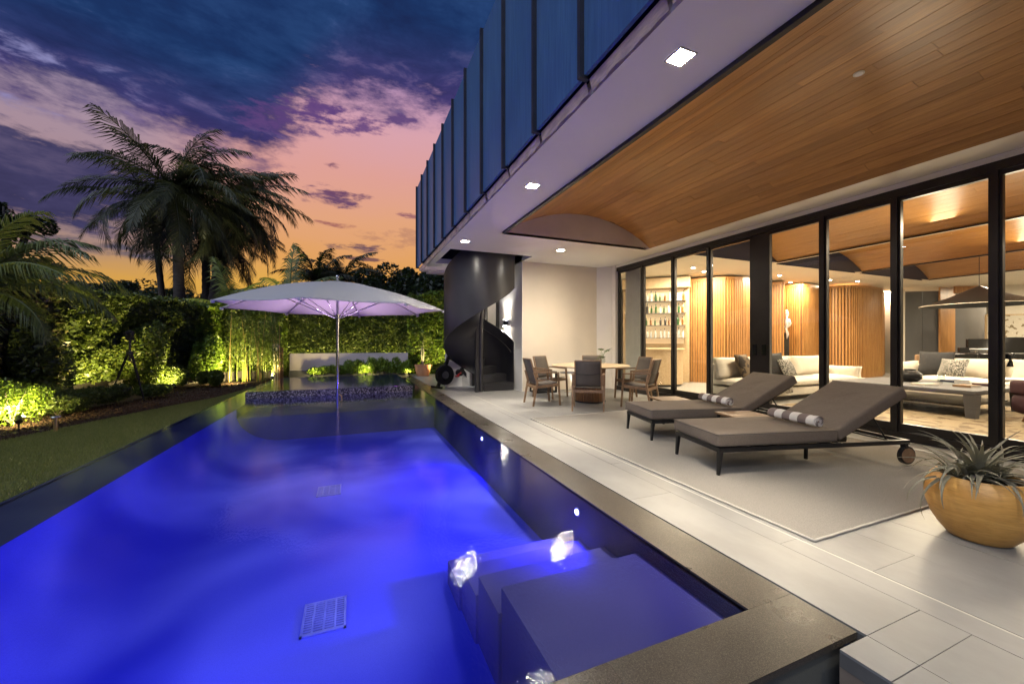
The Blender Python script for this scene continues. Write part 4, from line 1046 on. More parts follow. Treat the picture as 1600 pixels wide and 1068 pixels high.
random.seed(9); Rb = Matrix.Translation((BC.x, BC.y, 0)) @ Matrix.Rotation(BA-PI/2, 4, 'Z')
protos = {}
ORD = ('first', 'second', 'third', 'fourth', 'fifth', 'sixth', 'seventh', 'eighth', 'ninth', 'tenth', 'eleventh', 'twelfth', 'thirteenth')
for si, z in enumerate(SH):
    for i in range(13):
        k = random.choice(('bottle_green', 'bottle_amber', 'bottle_clear', 'bottle_dark')) if si != 0 else 'bottle_clear'
        loc = Rb @ Vector((-.76+i*.125+random.uniform(-.02, .02), -.72, z+.001)); sc_ = random.uniform(.75, 1.15)
        lab = 'small %s bottle in the rows on the lit bar shelves' % {'bottle_green': 'green', 'bottle_amber': 'amber', 'bottle_clear': 'clear', 'bottle_dark': 'dark'}[k]
        if k not in protos: b = protos[k] = bottle(loc, .27, .036, M[k], lab)
        else: b = copy_tree(protos[k]); b.location = loc
        b.scale = (sc_, sc_, sc_); b['label'] = '%s on the %s lit bar shelf, %s from its left end' % ({'bottle_green': 'green bottle', 'bottle_amber': 'amber bottle', 'bottle_clear': 'clear bottle', 'bottle_dark': 'dark bottle'}[k], ('lowest', 'second', 'third', 'top')[si], ORD[i])
def stool(loc, label):
    t = thing('bar_stool', label, 'bar stool', loc)
    m = MB(); m.lathe([(0, .70), (.19, .70), (.20, .73), (.18, .76), (0, .765)], n=24); m.build('seat', M['teak'], t, smooth=40)
    for k in range(4):
        a = PI/4+k*PI/2; l = MB(); l.bar((.13*math.cos(a), .13*math.sin(a), .70), (.20*math.cos(a), .20*math.sin(a), 0), .03, .03, up=(1, 0, 0)); l.build('leg', M['teak'], t)
    m = MB(); m.tube([(.17*math.cos(x), .17*math.sin(x), .28) for x in [2*PI*i/20 for i in range(21)]], .009, 6); m.build('foot_ring', M['teak'], t); return t
q = pt(1010, 534, 9.9); stool((q.x, q.y, 0), 'teak bar stool in front of the curved bar')
# carved figure on the wall
q = pt(1229, 534, 12.5)
t = thing('wall_sculpture', 'slender pale carved figure mounted on a dark strip of the slatted wall', 'sculpture', (q.x, q.y, 0), math.atan2(-q.y, -q.x))
m = MB(); m.bx(-.05, -.01, -.07, .07, .1, 1.5); m.build('mount', M['bronze'], t)
bm_ = [(.02, 0, 1.30), (.03, .03, 1.45), (.05, -.02, 1.62), (.04, .02, 1.75), (.05, 0, 1.90), (.04, .0, 1.98), (.05, .01, 2.10), (.04, .0, 2.22)]
m = MB(); m.tube(bm_, [.02, .04, .035, .055, .075, .03, .06, .02], 12); m.build('body', M['sculpt'], t, smooth=True)
for s in (-1, 1): m = MB(); m.tube([(.05, s*.06, 1.92), (.08, s*.11, 1.78), (.09, s*.05, 1.66)], [.025, .022, .015], 8); m.build('arm', M['sculpt'], t, smooth=True)

def cushion(parent, name, mat, x0, x1, y0, y1, z0, z1, Mx=None, puff=.08):
    m = MB(); m.rbox(x0, x1, y0, y1, z0, z1, .05, 3, M=Mx, puff=puff); return m.build(name, M[mat], parent, smooth=True)
# sofa facing the glass
s1 = thing('cream_sofa', 'cream sofa with chaise standing just inside the glass, facing the terrace', 'sofa', (7.15, 5.25, 0))
m = MB(); m.rbox(0, 3.7, .0, 1.0, .10, .26, .03); m.build('base', M['cream_fabric'], s1, smooth=40)
m = MB(); m.rbox(.02, 3.68, .84, 1.02, .26, .74, .05); m.build('back_frame', M['cream_fabric'], s1, smooth=40)
for i in range(3): cushion(s1, 'seat_cushion', 'cream_fabric', .0+i*1.235, 1.23+i*1.235, -.04, .85, .25, .45)
for i in range(3):
    Mx = Matrix.Translation((.62+i*1.235, .76, .42)) @ Matrix.Rotation(-.28, 4, 'X')
    cushion(s1, 'back_cushion', 'cream_fabric', -.60, .60, -.11, .11, .0, .46, Mx)
for x in (.05, 3.6):
    m = MB(); m.bx(x, x+.05, .05, .95, 0, .10); m.build('leg', M['black_metal'], s1)
cushion(s1, 'armrest', 'cream_fabric', 3.52, 3.74, .0, .95, .26, .64)
def pillow(name, mat, loc, rx, rz, s, label):
    m = MB(); m.rbox(-s/2, s/2, -.07, .07, 0, s, .05, 3, puff=.5)
    o = m.build(name, M[mat], None, smooth=True); o.location = loc; o.rotation_euler = (rx, 0, rz); tag(o, label, 'pillow', 'pillows on the cream sofas'); return o
pillow('throw_pillow', 'print_pillow', (7.75, 5.75, .46), -.35, .25, .50, 'brown patterned pillow at the left of the sofa facing the glass')
pillow('throw_pillow', 'charcoal_fabric', (8.75, 5.78, .46), -.35, -.1, .52, 'black pillow standing behind the knitted one on the sofa facing the glass')
pillow('throw_pillow', 'knit_pillow', (8.90, 5.60, .45), -.45, .1, .40, 'small grey knitted pillow leaning on the black one, sofa facing the glass')
m = MB(); v = []; n = 14
prf = [(5.60, .47), (5.40, .475), (5.22, .47), (5.17, .42), (5.155, .30), (5.15, .16)]
for i in range(n+1):
    for j, (y, z) in enumerate(prf): v.append((7.62+.55*i/n+.01*math.sin(j*2), y+.012*math.sin(i*1.3+j)*(1 if j > 2 else .2)-.02, z+.02+.008*math.sin(i*1.1+j)))
k = len(prf); m.add(v, [(i*k+j, (i+1)*k+j, (i+1)*k+j+1, i*k+j+1) for i in range(n) for j in range(k-1)])
o = m.build('throw_blanket', M['throw'], None, smooth=True); tag(o, 'patterned grey throw hanging over the front of the sofa by the glass', 'blanket'); md = o.modifiers.new('t', 'SOLIDIFY'); md.thickness = .012
# sofa along the far side
s2 = thing('long_cream_sofa', 'long cream sofa behind the coffee table, black cushions at its left end', 'sofa', (11.35, 5.0, 0), -PI/2)
m = MB(); m.rbox(0, 4.2, 0, 1.0, .10, .28, .03); m.build('base', M['cream_fabric'], s2, smooth=40)
m = MB(); m.rbox(0, 4.2, .86, 1.02, .28, .70, .05); m.build('back_frame', M['cream_fabric'], s2, smooth=40)
for i in range(3): cushion(s2, 'seat_cushion', 'cream_fabric', .2+i*1.33, 1.52+i*1.33, -.04, .86, .27, .47)
for i in range(3):
    Mx = Matrix.Translation((.86+i*1.33, .78, .44)) @ Matrix.Rotation(-.25, 4, 'X'); cushion(s2, 'back_cushion', 'cream_fabric', -.64, .64, -.11, .11, .0, .42, Mx)
cushion(s2, 'armrest', 'cream_fabric', -.06, .2, .0, .98, .26, .76)
for x in (.1, 4.0):
    m = MB(); m.bx(x, x+.06, .05, .95, 0, .10); m.build('leg', M['black_metal'], s2)
pillow('throw_pillow', 'charcoal_fabric', (11.9, 4.45, .47), -.4, -PI/2+.2, .55, 'big black pillow at the left end of the long sofa')
pillow('throw_pillow', 'knit_pillow', (11.7, 4.15, .46), -.5, -PI/2-.1, .42, 'small grey knitted pillow against the black one on the long sofa')
# coffee table with things on it
ct = thing('coffee_table', 'long low dark wood coffee table with heavy square legs on the brown rug', 'coffee table', (8.85, 2.85, .012))
m = MB(); m.rbox(0, 1.75, 0, 1.95, .36, .43, .012, 2); m.build('table_top', M['grey_cab'], ct, smooth=30)
m = MB(); m.bx(.15, 1.6, .15, 1.8, .16, .19); m.build('lower_shelf', M['bronze'], ct)
for x in (.0, 1.62):
    for y in (.0, 1.82): l = MB(); l.bar((x+.065, y+.065, .36), (x+.065, y+.065, 0), .15, .15, up=(1, 0, 0), w2=.11, h2=.11); l.build('leg', M['grey_cab'], ct)
t = thing('black_vase', 'round black vase standing on the coffee table', 'vase', (9.9, 4.05, .442))
m = MB(); m.lathe([(0, 0), (.10, 0), (.17, .07), (.17, .15), (.11, .21), (.07, .22), (.06, .20), (0, .19)], n=28); m.build('vase_body', M['black_metal'], t, smooth=True)
m = MB(); m.lathe([(.075, .215), (.085, .24), (.065, .24), (.06, .215)], n=24); m.build('rim', M['black_metal'], t, smooth=True)
random.seed(4)
bc = [('bottle_clear', 'pale'), ('wine_fabric', 'dark red'), ('teak', 'tan'), ('cream_fabric', 'cream'), ('navy_wall', 'navy')]
for i, (x, y) in enumerate(((10.0, 3.45), (10.2, 3.15), (9.6, 3.2), (9.3, 3.6), (10.05, 3.5))):
    mt, cn = bc[i]; z = .4425 + (.036 if i == 4 else 0)
    b = thing('book', '%s art book lying on the coffee table %s' % (cn, ('beside the black vase', 'at its far right corner', 'nearest the glass', 'at its left half', 'stacked on the pale book')[i]), 'book', (x, y, z), random.uniform(-.4, .4), 'books on the coffee table')
    m = MB(); m.bx(-.15, .15, -.11, .11, 0, .005); m.bx(-.15, .15, -.11, .11, .030, .035); m.bx(-.15, -.145, -.11, .11, .005, .030); m.build('cover', M[mt], b)
    m = MB(); m.bx(-.144, .146, -.106, .106, .0052, .0298); m.build('pages', M['porcelain'], b)
t = thing('tumbler', 'clear glass tumbler on the coffee table right of the vase', 'glass', (10.25, 3.75, .442))
m = MB(); m.lathe([(0, .004), (.05, .004), (.055, .15), (.052, .15), (.047, .012), (0, .012)], n=20); m.build('tumbler_body', M['glass'], t, smooth=True); m = MB(); m.lathe([(0, .013), (.046, .013), (.048, .05), (0, .05)], n=16); m.build('candle', M['porcelain'], t)
# wine red pouf/chair at the right edge
t = thing('wine_armchair', 'dark wine red rounded armchair cut by the right edge of the photo', 'armchair', (9.35, 2.05, .012), -.6)
m = MB(); m.rbox(-.45, .45, -.42, .42, .12, .42, .12, 5); m.build('seat', M['wine_fabric'], t, smooth=True)
m = MB(); m.rbox(-.45, -.28, -.42, .42, .40, .62, .07, 4); m.build('backrest', M['wine_fabric'], t, smooth=True)
for x in (-.3, .3):
    for y in (-.3, .3): l = MB(); l.tube([(x, y, .13), (x*1.1, y*1.1, 0)], .018, 8); l.build('leg', M['teak_dark'], t)
q = pt(1594, 534, 6.9)
t = thing('white_side_table', 'small white round pedestal table at the far right beside the long sofa', 'side table', (q.x, q.y, 0))
m = MB(); m.lathe([(0, .52), (.22, .52), (.22, .55), (0, .55)], n=28); m.build('top', M['porcelain'], t, smooth=30); m = MB(); m.lathe([(.16, 0), (.03, .03), (.025, .52)], n=20); m.build('pedestal', M['porcelain'], t, smooth=True)
# pendant lamp
q = pt(1530, 534, 9.0)
t = thing('pendant_lamp', 'wide black cone pendant lamp hanging on a thin cord in the room', 'pendant lamp', (q.x, q.y, 0))
m = MB(); m.lathe([(.97, 2.05), (.50, 2.24), (.06, 2.47), (.02, 2.49), (.02, 2.47), (.50, 2.225), (.955, 2.045)], n=64); m.build('lamp_shade', M['black_metal'], t, smooth=50)
m = MB(); m.lathe([(.965, 2.044), (.975, 2.05), (.968, 2.056)], n=64); m.build('rim', M['cream_fabric'], t, smooth=True)
m = MB(); m.tube([(0, 0, 2.49), (0, 0, 3.4)], .006, 6); m.build('cord', M['black_metal'], t)
m = MB(); m.lathe([(0, 2.34), (.05, 2.35), (.06, 2.30), (0, 2.24)], n=16); m.build('bulb', M['lamp_face'], t, smooth=True)
lamp('POINT', 'pendant_bulb', (q.x, q.y, 2.18), 40, (1, .8, .55), .06)
# table with screens, office chairs
q = pt(1500, 534, 9.9)
t = thing('dark_desk', 'long dark desk behind the sofa under the pendant lamp', 'desk', (q.x, q.y, 0), -YAW)
m = MB(); m.rbox(-.6, 2.6, -.4, .4, .70, .74, .01, 2); m.build('desk_top', M['charcoal_fabric'], t)
for x in (-.5, 2.4): m = MB(); m.bx(x, x+.08, -.35, .35, 0, .70); m.build('leg', M['black_metal'], t)
def onpt(u, d, z): p_ = pt(u, 534, d); return Vector((p_.x, p_.y, z))
for (u, w, z0, z1, lab) in ((1527, .52, .98, 1.28, 'black boxy receiver with a silver front on a raised stand on the desk'), (1584, .62, .86, 1.32, 'large black computer screen at the right end of the desk'), (1506, .26, .86, 1.06, 'small grey framed monitor at the left of the desk')):
    t = thing('desk_screen', lab, 'screen', onpt(u, 9.9, 0), -YAW, 'screens on the dark desk')
    m = MB(); m.rbox(-w/2, w/2, -.03, .03, z0, z1, .008, 2); o = m.build('housing', M['screen_black'], t)
    m = MB(); m.bx(-w/2+.02, w/2-.02, -.034, -.0305, z0+.03, z0+.06); m.build('silver_strip', M['alu'], t)
    m = MB(); m.tube([(0, .02, .741), (0, .02, z0)], .02, 8); m.lathe([(0, .741), (.12, .741), (.12, .752), (0, .752)], n=20); m.build('stand', M['alu'], t)
def ochair(u, d, lab, rz=0):
    t = thing('lounge_chair', lab, 'armchair', onpt(u, d, 0), -YAW+rz, 'dark leather chairs behind the long sofa')
    m = MB(); m.rbox(-.33, .33, -.09, .03, .50, .96, .05, 4, M=Matrix.Rotation(.12, 4, 'X')); m.build('backrest', M['screen_black'], t, smooth=True)
    m = MB(); m.rbox(-.33, .33, .0, .55, .40, .52, .05, 4); m.build('seat', M['screen_black'], t, smooth=True)
    for s in (-1, 1): m = MB(); m.rbox(s*.40-.05, s*.40+.05, -.05, .5, .62, .68, .025, 3); m.bar((s*.40, .05, .62), (s*.36, .1, .45), .03, .03); m.build('armrest', M['screen_black'], t, smooth=True)
    m = MB(); m.tube([(0, .25, .41), (0, .25, .06)], .03, 10); m.lathe([(0, 0), (.26, 0), (.26, .02), (0, .06)], c=(0, .25, 0), n=5); m.build('pedestal', M['chrome'], t)
ochair(1492, 9.2, 'black leather chair at the left, behind the long sofa'); ochair(1586, 9.2, 'black leather chair at the right, behind the long sofa', .1); ochair(1540, 9.35, 'black leather chair in the middle, under the pendant lamp', -.1)
t = thing('wood_armchair', 'brown wooden lounge chair left of the black leather chairs', 'armchair', onpt(1466, 10.4, 0), -YAW+.6)
m = MB(); m.rbox(-.4, .4, -.35, .35, .34, .42, .03); m.build('seat', M['charcoal_fabric'], t, smooth=40); m = MB(); m.rbox(-.4, .4, .30, .38, .40, .86, .03); m.build('backrest', M['teak'], t, smooth=40)
for s in (-1, 1):
    m = MB(); m.bar((s*.40, -.35, .55), (s*.40, .36, .66), .07, .03); m.build('armrest', M['teak'], t)
    for y in (-.3, .3): m = MB(); m.bar((s*.38, y, .54), (s*.38, y, 0), .04, .04, up=(1, 0, 0)); m.build('leg', M['teak'], t)
a = onpt(1566, 12.55, 0); b = onpt(1625, 12.2, 0)
t = thing('wall_picture', 'long framed sepia picture of bare trees on the white wall at far right', 'picture', a.lerp(b, .5), math.atan2(b.y-a.y, b.x-a.x))
m = MB(); m.bx(-.75, .75, -.02, .0, 1.32, 2.05); m.build('print', M['art_print'], t)
m = MB(); m.bx(-.79, .79, .001, .03, 1.28, 2.09); m.build('frame', M['light_oak'], t)

# ================================================================== THE GARDEN
GW = [(-9.8, 3.2), (-7.1, 8.8), (-6.1, 11.4), (-4.75, 14.3), (-2.4, 16.0)]
gw = thing('garden_wall', 'low grey rendered garden wall showing under the left hedge', 'wall')
m = MB()
for (a, b) in zip(GW[:-1], GW[1:]): m.bar((a[0], a[1], .42), (b[0], b[1], .42), .12, 1.0)
m.build('render', M['garden_wall'], gw)
t = thing('low_white_wall', 'long low pale wall behind the spa planting', 'wall')
m = MB(); m.bar((-1.95, 15.05, .38), (1.85, 14.5, .38), .14, .86); m.build('render', M['low_wall'], t)
m = MB(); m.bar((-1.97, 14.97, .085), (1.87, 14.42, .085), .05, .30); m.build('dark_plinth', M['grey_cab'], t)
def leaf_cloud(name, P, sz, mat, parent, asp=.5, seed=0, up=.0, kind='stuff', hang=False):
    """a joined mass of kite shaped leaves at the points P"""
    r = np.random.RandomState(seed); P = np.asarray(P, float); n = len(P)
    s = np.asarray(sz, float)*(.65+.7*r.rand(n))
    d = r.normal(size=(n, 3)); d[:, 2] = d[:, 2]*.7+up; d /= np.linalg.norm(d, axis=1)[:, None]
    e = r.normal(size=(n, 3)); e[:, 2] *= .6; e -= (e*d).sum(1)[:, None]*d; e /= np.linalg.norm(e, axis=1)[:, None]
    nn_ = np.cross(d, e)
    b = P-d*s[:, None]*.5; tip = P+d*s[:, None]*.5; mid = P+nn_*s[:, None]*.06
    l = mid+e*(s*asp*.5)[:, None]; rt = mid-e*(s*asp*.5)[:, None]
    V = np.stack([b, l, tip, rt], 1).reshape(-1, 3)
    me = bpy.data.meshes.new(name); me.vertices.add(4*n); me.vertices.foreach_set('co', V.ravel())
    me.loops.add(4*n); me.loops.foreach_set('vertex_index', np.arange(4*n)); me.polygons.add(n); me.polygons.foreach_set('loop_start', np.arange(0, 4*n, 4)); me.polygons.foreach_set('loop_total', np.full(n, 4))
    me.update(); me.materials.append(M[mat]); o = bpy.data.objects.new(name, me); COL.objects.link(o)
    if parent: o.parent = parent
    if kind: o['kind'] = kind
    return o
def sines(x, y, s):
    r = np.random.RandomState(s); o = 0
    for f, a in ((.9, 1), (2.1, .7), (4.3, .45), (8.1, .25)):
        p = r.rand(2)*6.28; o = o+a*np.sin(f*x+p[0]+1.7*np.sin(f*.6*y+p[1]))*np.cos(f*y*.9+p[1])
    return o/2.4
def hedge(name, label, path, h0, h1, thick, n, sz, mat, seed, mats2=None, core=True, bumpy=.22, group=None, zlow=0.0, holes=-9):
    t = thing(name, label, 'hedge', (path[0][0], path[0][1], 0), 0, group)
    r = np.random.RandomState(seed); P_ = np.array(path, float); seg = np.linalg.norm(np.diff(P_, axis=0), axis=1); cum = np.r_[0, np.cumsum(seg)]
    s = r.rand(n)*cum[-1]; k = np.clip(np.searchsorted(cum, s)-1, 0, len(seg)-1); f = (s-cum[k])/seg[k]
    base = P_[k]+(P_[k+1]-P_[k])*f[:, None]; d = (P_[k+1]-P_[k])/seg[k][:, None]; nrm = np.stack([d[:, 1], -d[:, 0]], 1)
    hh = h0+(h1-h0)*s/cum[-1]+.30*sines(s, s*.3, seed+1)+.05*r.normal(size=n)
    z = zlow+(hh-zlow)*r.rand(n)**.85
    side = r.rand(n); b = bumpy*sines(s*1.3, z*1.8, seed+2)
    off = thick*.5+b-np.abs(r.normal(size=n))*.10
    top = r.rand(n) < .25; z = np.where(top, hh-np.abs(r.normal(size=n))*.06, z); off = np.where(top, (r.rand(n)-.5)*thick+b, off)
    keep = sines(s*2.1+3, z*2.3, seed+7) > holes
    P = np.stack([base[:, 0]+nrm[:, 0]*off, base[:, 1]+nrm[:, 1]*off, z], 1)-np.array([path[0][0], path[0][1], 0])
    P = P[keep]
    if mats2:
        pick = r.rand(len(P)) < .3+.35*sines(P[:, 0]*.8+P[:, 1], P[:, 2], seed+3)
        leaf_cloud('foliage', P[~pick], sz, mat, t, seed=seed); leaf_cloud('foliage', P[pick], sz*1.7, mats2, t, seed=seed+5)
    else: leaf_cloud('foliage', P, sz, mat, t, seed=seed)
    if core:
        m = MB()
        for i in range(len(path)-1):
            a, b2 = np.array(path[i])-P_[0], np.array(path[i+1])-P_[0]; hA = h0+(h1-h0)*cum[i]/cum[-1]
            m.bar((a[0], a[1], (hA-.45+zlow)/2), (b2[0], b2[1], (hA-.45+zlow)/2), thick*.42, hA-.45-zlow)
        m.build('dark_inner_core', M['dark_core'], t)  # dark box added inside the leaves so nothing shows through them
    return t
HL = [(-9.1, 3.4), (-6.85, 8.5), (-5.95, 10.9)]
hedge('mixed_hedge', 'tall mixed dark hedge at the far left behind the low shrubs', HL, 2.75, 2.7, 1.1, 52000, .085, 'leaf_small', 41, 'leaf_brown', bumpy=.4)
hedge('mixed_hedge', 'hedge right of the tripod with bare grey wall showing at its foot', [(-5.95, 10.9), (-5.3, 12.9), (-4.6, 14.6)], 2.35, 2.25, .9, 34000, .07, 'leaf_hedge', 43, 'leaf_small', bumpy=.38, zlow=.3, holes=-.7)
hedge('mixed_hedge', 'bushy hedge lit yellow by the garden spot at the end of the lawn', [(-4.6, 14.6), (-3.4, 15.6), (-2.2, 15.9)], 2.2, 2.5, .9, 30000, .075, 'leaf_hedge', 45, 'leaf_bright', bumpy=.35, zlow=.25)
hedge('clipped_hedge', 'dense fine leaved clipped hedge behind the low pale wall', [(-2.3, 16.1), (2.2, 15.55)], 2.95, 2.8, .9, 90000, .055, 'leaf_small', 47, 'leaf_hedge', bumpy=.10)
hedge('leafy_hedge', 'brighter broad leaved hedge on the right between the clipped hedge and the stair', [(2.0, 15.3), (4.6, 14.75)], 2.9, 3.0, 1.0, 36000, .10, 'leaf_hedge', 49, 'leaf_bright', bumpy=.35)
# pale post at the right end of the hedge, behind the bike
t = thing('gate_post', 'pale post at the end of the leafy hedge behind the bike', 'post', (3.35, 13.3, 0)); m = MB(); m.bx(.0, .15, 0, .15, 0, 1.3); m.build('shaft', M['plaster'], t)
m = MB(); m.bx(-.01, .16, -.01, .16, 1.301, 1.33); m.build('cap', M['plaster'], t)
# low shrubs along the bed
def shrub(loc, rx, ry, h, n, sz, mat, seed, label, name='shrub', group='low shrubs along the planting bed', asp=.5, up=.2):
    t = thing(name, label, 'shrub', loc, 0, group); r = np.random.RandomState(seed)
    nb_ = 9; cs = np.stack([r.uniform(-.6, .6, nb_)*rx, r.uniform(-.6, .6, nb_)*ry, h*r.uniform(.35, .68, nb_)], 1); rad = r.uniform(.35, .55, nb_)
    k = r.randint(0, nb_, n); d = r.normal(size=(n, 3)); d /= np.linalg.norm(d, axis=1)[:, None]; q_ = rad[k]*(.55+.5*r.rand(n)**.5)
    P = cs[k]+d*q_[:, None]*np.array([rx, ry, h*.8]); P = P[P[:, 2] > .01]
    leaf_cloud('foliage', P, sz, mat, t, asp=asp, seed=seed, up=up)
    m = MB(); rr = random.Random(seed)
    for i in range(7): a = rr.uniform(0, 6.28); m.tube([(0, 0, 0), (rx*.3*math.cos(a), ry*.3*math.sin(a), h*.4), (rx*.6*math.cos(a), ry*.6*math.sin(a), h*.75)], [.012, .008, .004], 5)
    m.build('stems', M['palm_trunk'], t, kind='stuff'); return t
sh = [((-4.62, 8.05, 0), .55, .55, .66, 'brightly lit feathery shrub at the left edge of the photo'), ((-4.95, 8.75, 0), .55, .6, .55, 'green shrub left of the bollard light'),
      ((-4.45, 8.7, 0), .45, .45, .36, 'low shrub directly behind the bollard light'), ((-4.45, 9.35, 0), .45, .5, .36, 'low dark shrub right of the bollard light'),
      ((-4.35, 10.1, 0), .42, .45, .40, 'low shrub beneath the tripod'), ((-5.5, 6.0, 0), .7, .7, .8, 'shrub cut by the left edge of the photo'),
      ((-5.55, 9.0, 0), .5, .6, .8, 'dark broad shrub against the hedge behind the bollard'), ((-4.1, 11.0, 0), .3, .35, .28, 'small shrub by the mulch right of the tripod')]
for i, (l, rx, ry, h, lab) in enumerate(sh): shrub(l, rx, ry, h, 5200, .055, 'leaf_bright' if i in (0, 5) else ('leaf_hedge' if i % 2 else 'leaf_small'), 60+i, lab, asp=.32)
for i, (x, y, rx, h, mt, lab) in enumerate(((-5.35, 9.9, .5, 1.5, 'leaf_small', 'tall loose shrub standing out of the hedge left of the tripod'), (-4.75, 12.1, .5, 1.7, 'leaf_hedge', 'tall loose shrub standing out of the hedge right of the tripod'),
        (-3.9, 13.6, .45, 1.3, 'leaf_bright', 'yellow lit shrub just left of the glaring garden spotlight'), (-6.0, 9.1, .6, 1.9, 'leaf_brown', 'big brownish shrub in the dark part of the left hedge'),
        (-4.3, 12.6, .35, .6, 'leaf_small', 'knee high shrub at the foot of the hedge near the lawn end'), (-3.6, 12.9, .3, .45, 'leaf_hedge', 'small low shrub on the mulch at the lawn end'))):
    shrub((x, y, 0), rx, rx, h, 7000, .085, mt, 160+i, lab, 'tall_shrub', 'loose shrubs before the left hedge', asp=.45)
# fern like planting before the low wall
for i in range(9):
    x = -1.15+i*.36; y = 14.45-.12*i*.36; h = (.25, .30, .34, .48, .50, .58, .56, .52, .46)[i]
    shrub((x, y, .1), .28, .22, h, 1500, .10, 'leaf_bright', 80+i, 'upright bright green plant before the low pale wall, %s from the left' % ('first', 'second', 'third', 'fourth', 'fifth', 'sixth', 'seventh', 'eighth', 'ninth')[i], 'leafy_plant', 'leafy plants before the low pale wall', .28, 1.2)
# bamboo clump
def bamboo(c, n, h, seed, label, spread=(.7, .35)):
    t = thing('bamboo_clump', label, 'bamboo', (c[0], c[1], 0), 0, 'bamboo clumps beside the spa'); r = random.Random(seed); pts = []
    for i in range(n):
        x, y = r.uniform(-1, 1)*spread[0], r.uniform(-1, 1)*spread[1]; hh = h*r.uniform(.75, 1.05); lx, ly = r.uniform(-.16, .16), r.uniform(-.12, .12)
        m = MB(); m.tube([(x, y, 0), (x+lx*.3, y+ly*.3, hh*.5), (x+lx, y+ly, hh)], [.011, .009, .003], 6); m.build('cane', M['palm_green'] if i % 3 else M['brass'], t)
        for k in range(150):
            f = r.uniform(.18, 1)**.8; pts.append((x+lx*f*f+r.gauss(0, .09), y+ly*f*f+r.gauss(0, .09), hh*f+r.gauss(0, .03)))
    leaf_cloud('foliage', pts, .085, 'leaf_hedge', t, asp=.2, seed=seed, up=-.5); return t
bamboo((-2.85, 14.2), 26, 2.35, 5, 'bamboo clump between the garden spot and the low pale wall')
bamboo((-2.35, 13.9), 14, 1.9, 6, 'smaller bamboo clump in front, its leaves lit bright', (.35, .25))
t = thing('white_post', 'short white lit post standing at the left end of the low pale wall', 'post', (-2.18, 14.35, 0)); m = MB(); m.bx(-.16, .0, -.05, .05, 0, 1.15); m.build('shaft', M['plaster'], t); m = MB(); m.bx(.001, .12, -.04, .06, 0, 1.02); m.build('dark_board', M['teak_dark'], t)

# ---- palms
def frond(L, droop, pitch, ll, seed, n=64, wind=(0, 0), mat='palm_dark', w=.028):
    r = random.Random(seed); m = MB(); x = z = 0; a = pitch; pts = []
    for i in range(n+1):
        f = i/n; pts.append((Vector((x, wind[1]*L*f*f, z)), a)); x += L/n*math.cos(a); z += L/n*math.sin(a); a -= droop/n*(.5+1.1*f)
    sp = MB(); idx = list(range(0, n+1, 4)); sp.tube([pts[i][0] for i in idx], [.026*(1-.85*i/n)+.003 for i in idx], 5)
    m.v = sp.v[:]; m.f = sp.f[:]
    for i in range(5, n+1):
        f = i/n; p_, a = pts[i]; T = Vector((math.cos(a), 0, math.sin(a)))
        for s in (-1, 1):
            if r.random() < .12: continue
            l = ll*math.sin(PI*(.12+.83*f))**.7*r.uniform(.62, 1.15)
            d = (T*(.55+.5*f)+Vector((wind[0]*.5, s*(.85-.25*f)+wind[1]*.4, -.10+r.uniform(-.12, .08)))).normalized()
            e = (d+Vector((wind[0]*.5, wind[1]*.3, -.75-r.uniform(0, .4)))).normalized(); nrm = d.cross(Vector((0, 0, 1))).normalized()
            q1 = p_+d*l*.5; q2 = q1+e*l*.5; ww = w*r.uniform(.8, 1.2)
            m.add([p_-T*ww*.5, p_+T*ww*.5, q1+T*ww*.6, q1-T*ww*.6, q2], [(0, 1, 2, 3), (3, 2, 4)])
    return m
FR = {}
def get_frond(key, *a, **k):
    if key not in FR:
        m = frond(*a, **k); me = bpy.data.meshes.new('frond'); me.from_pydata(m.v, [], m.f); me.materials.append(M[k.get('mat', 'palm_dark')]); FR[key] = me
    return FR[key]
def palm(name, label, base, top, r0, r1, fr, mat='palm_dark', group=None, scale=1, droops=(.9, 1.3, 1.7, 2.1), L=3.4, ll=.85, seed=1, w=.028, trunkmat='palm_trunk'):
    t = thing(name, label, 'palm tree', (base[0], base[1], 0), 0, group)
    b = Vector((0, 0, base[2])); e = Vector(top)-Vector((base[0], base[1], 0)); mid = b.lerp(e, .5)+Vector((.12, 0, 0))
    n = 40; pts = []; rr = []
    for i in range(n+1):
        f = i/n; p_ = b*(1-f)**2+mid*2*f*(1-f)+e*f*f; pts.append(p_); rr.append((r0+(r1-r0)*f)*(1.0+(.06 if i % 2 else -.03)))
    m = MB(); m.tube(pts, rr, 12); m.build('trunk', M[trunkmat], t, smooth=True)
    r = random.Random(seed)
    for (az, pitch, k, sc_) in fr:
        dr = droops[k % len(droops)]
        me = get_frond((name[:3], mat, k % 6, round(pitch*3)), L, dr, pitch, ll, k*13+5, mat=mat, wind=((.25, 0, -.1, .1)[k % 4], (.05, -.06, .08, -.02)[k % 4]), w=w)
        o = bpy.data.objects.new('frond', me); COL.objects.link(o); o.parent = t; o.location = e; o.rotation_euler = (r.uniform(-.25, .25), 0, az); o.scale = (sc_,)*3
    return t
def ring(n, seed, pit=(-.2, 1.25), bias=None):
    r = random.Random(seed); o = []
    for i in range(n):
        f = i/n; az = i*2.39996+r.uniform(-.2, .2)
        if bias is not None: az = az+.85*math.sin(bias-az)
        o.append((az, pit[0]+(pit[1]-pit[0])*f, r.randrange(6), r.uniform(.82, 1.1)))
    return o
def pal(u, vt, d): return pt(u, vt, d)
RIGHT = -YAW
a = pal(272, 300, 15.0); bb = pal(281, 470, 15.3)
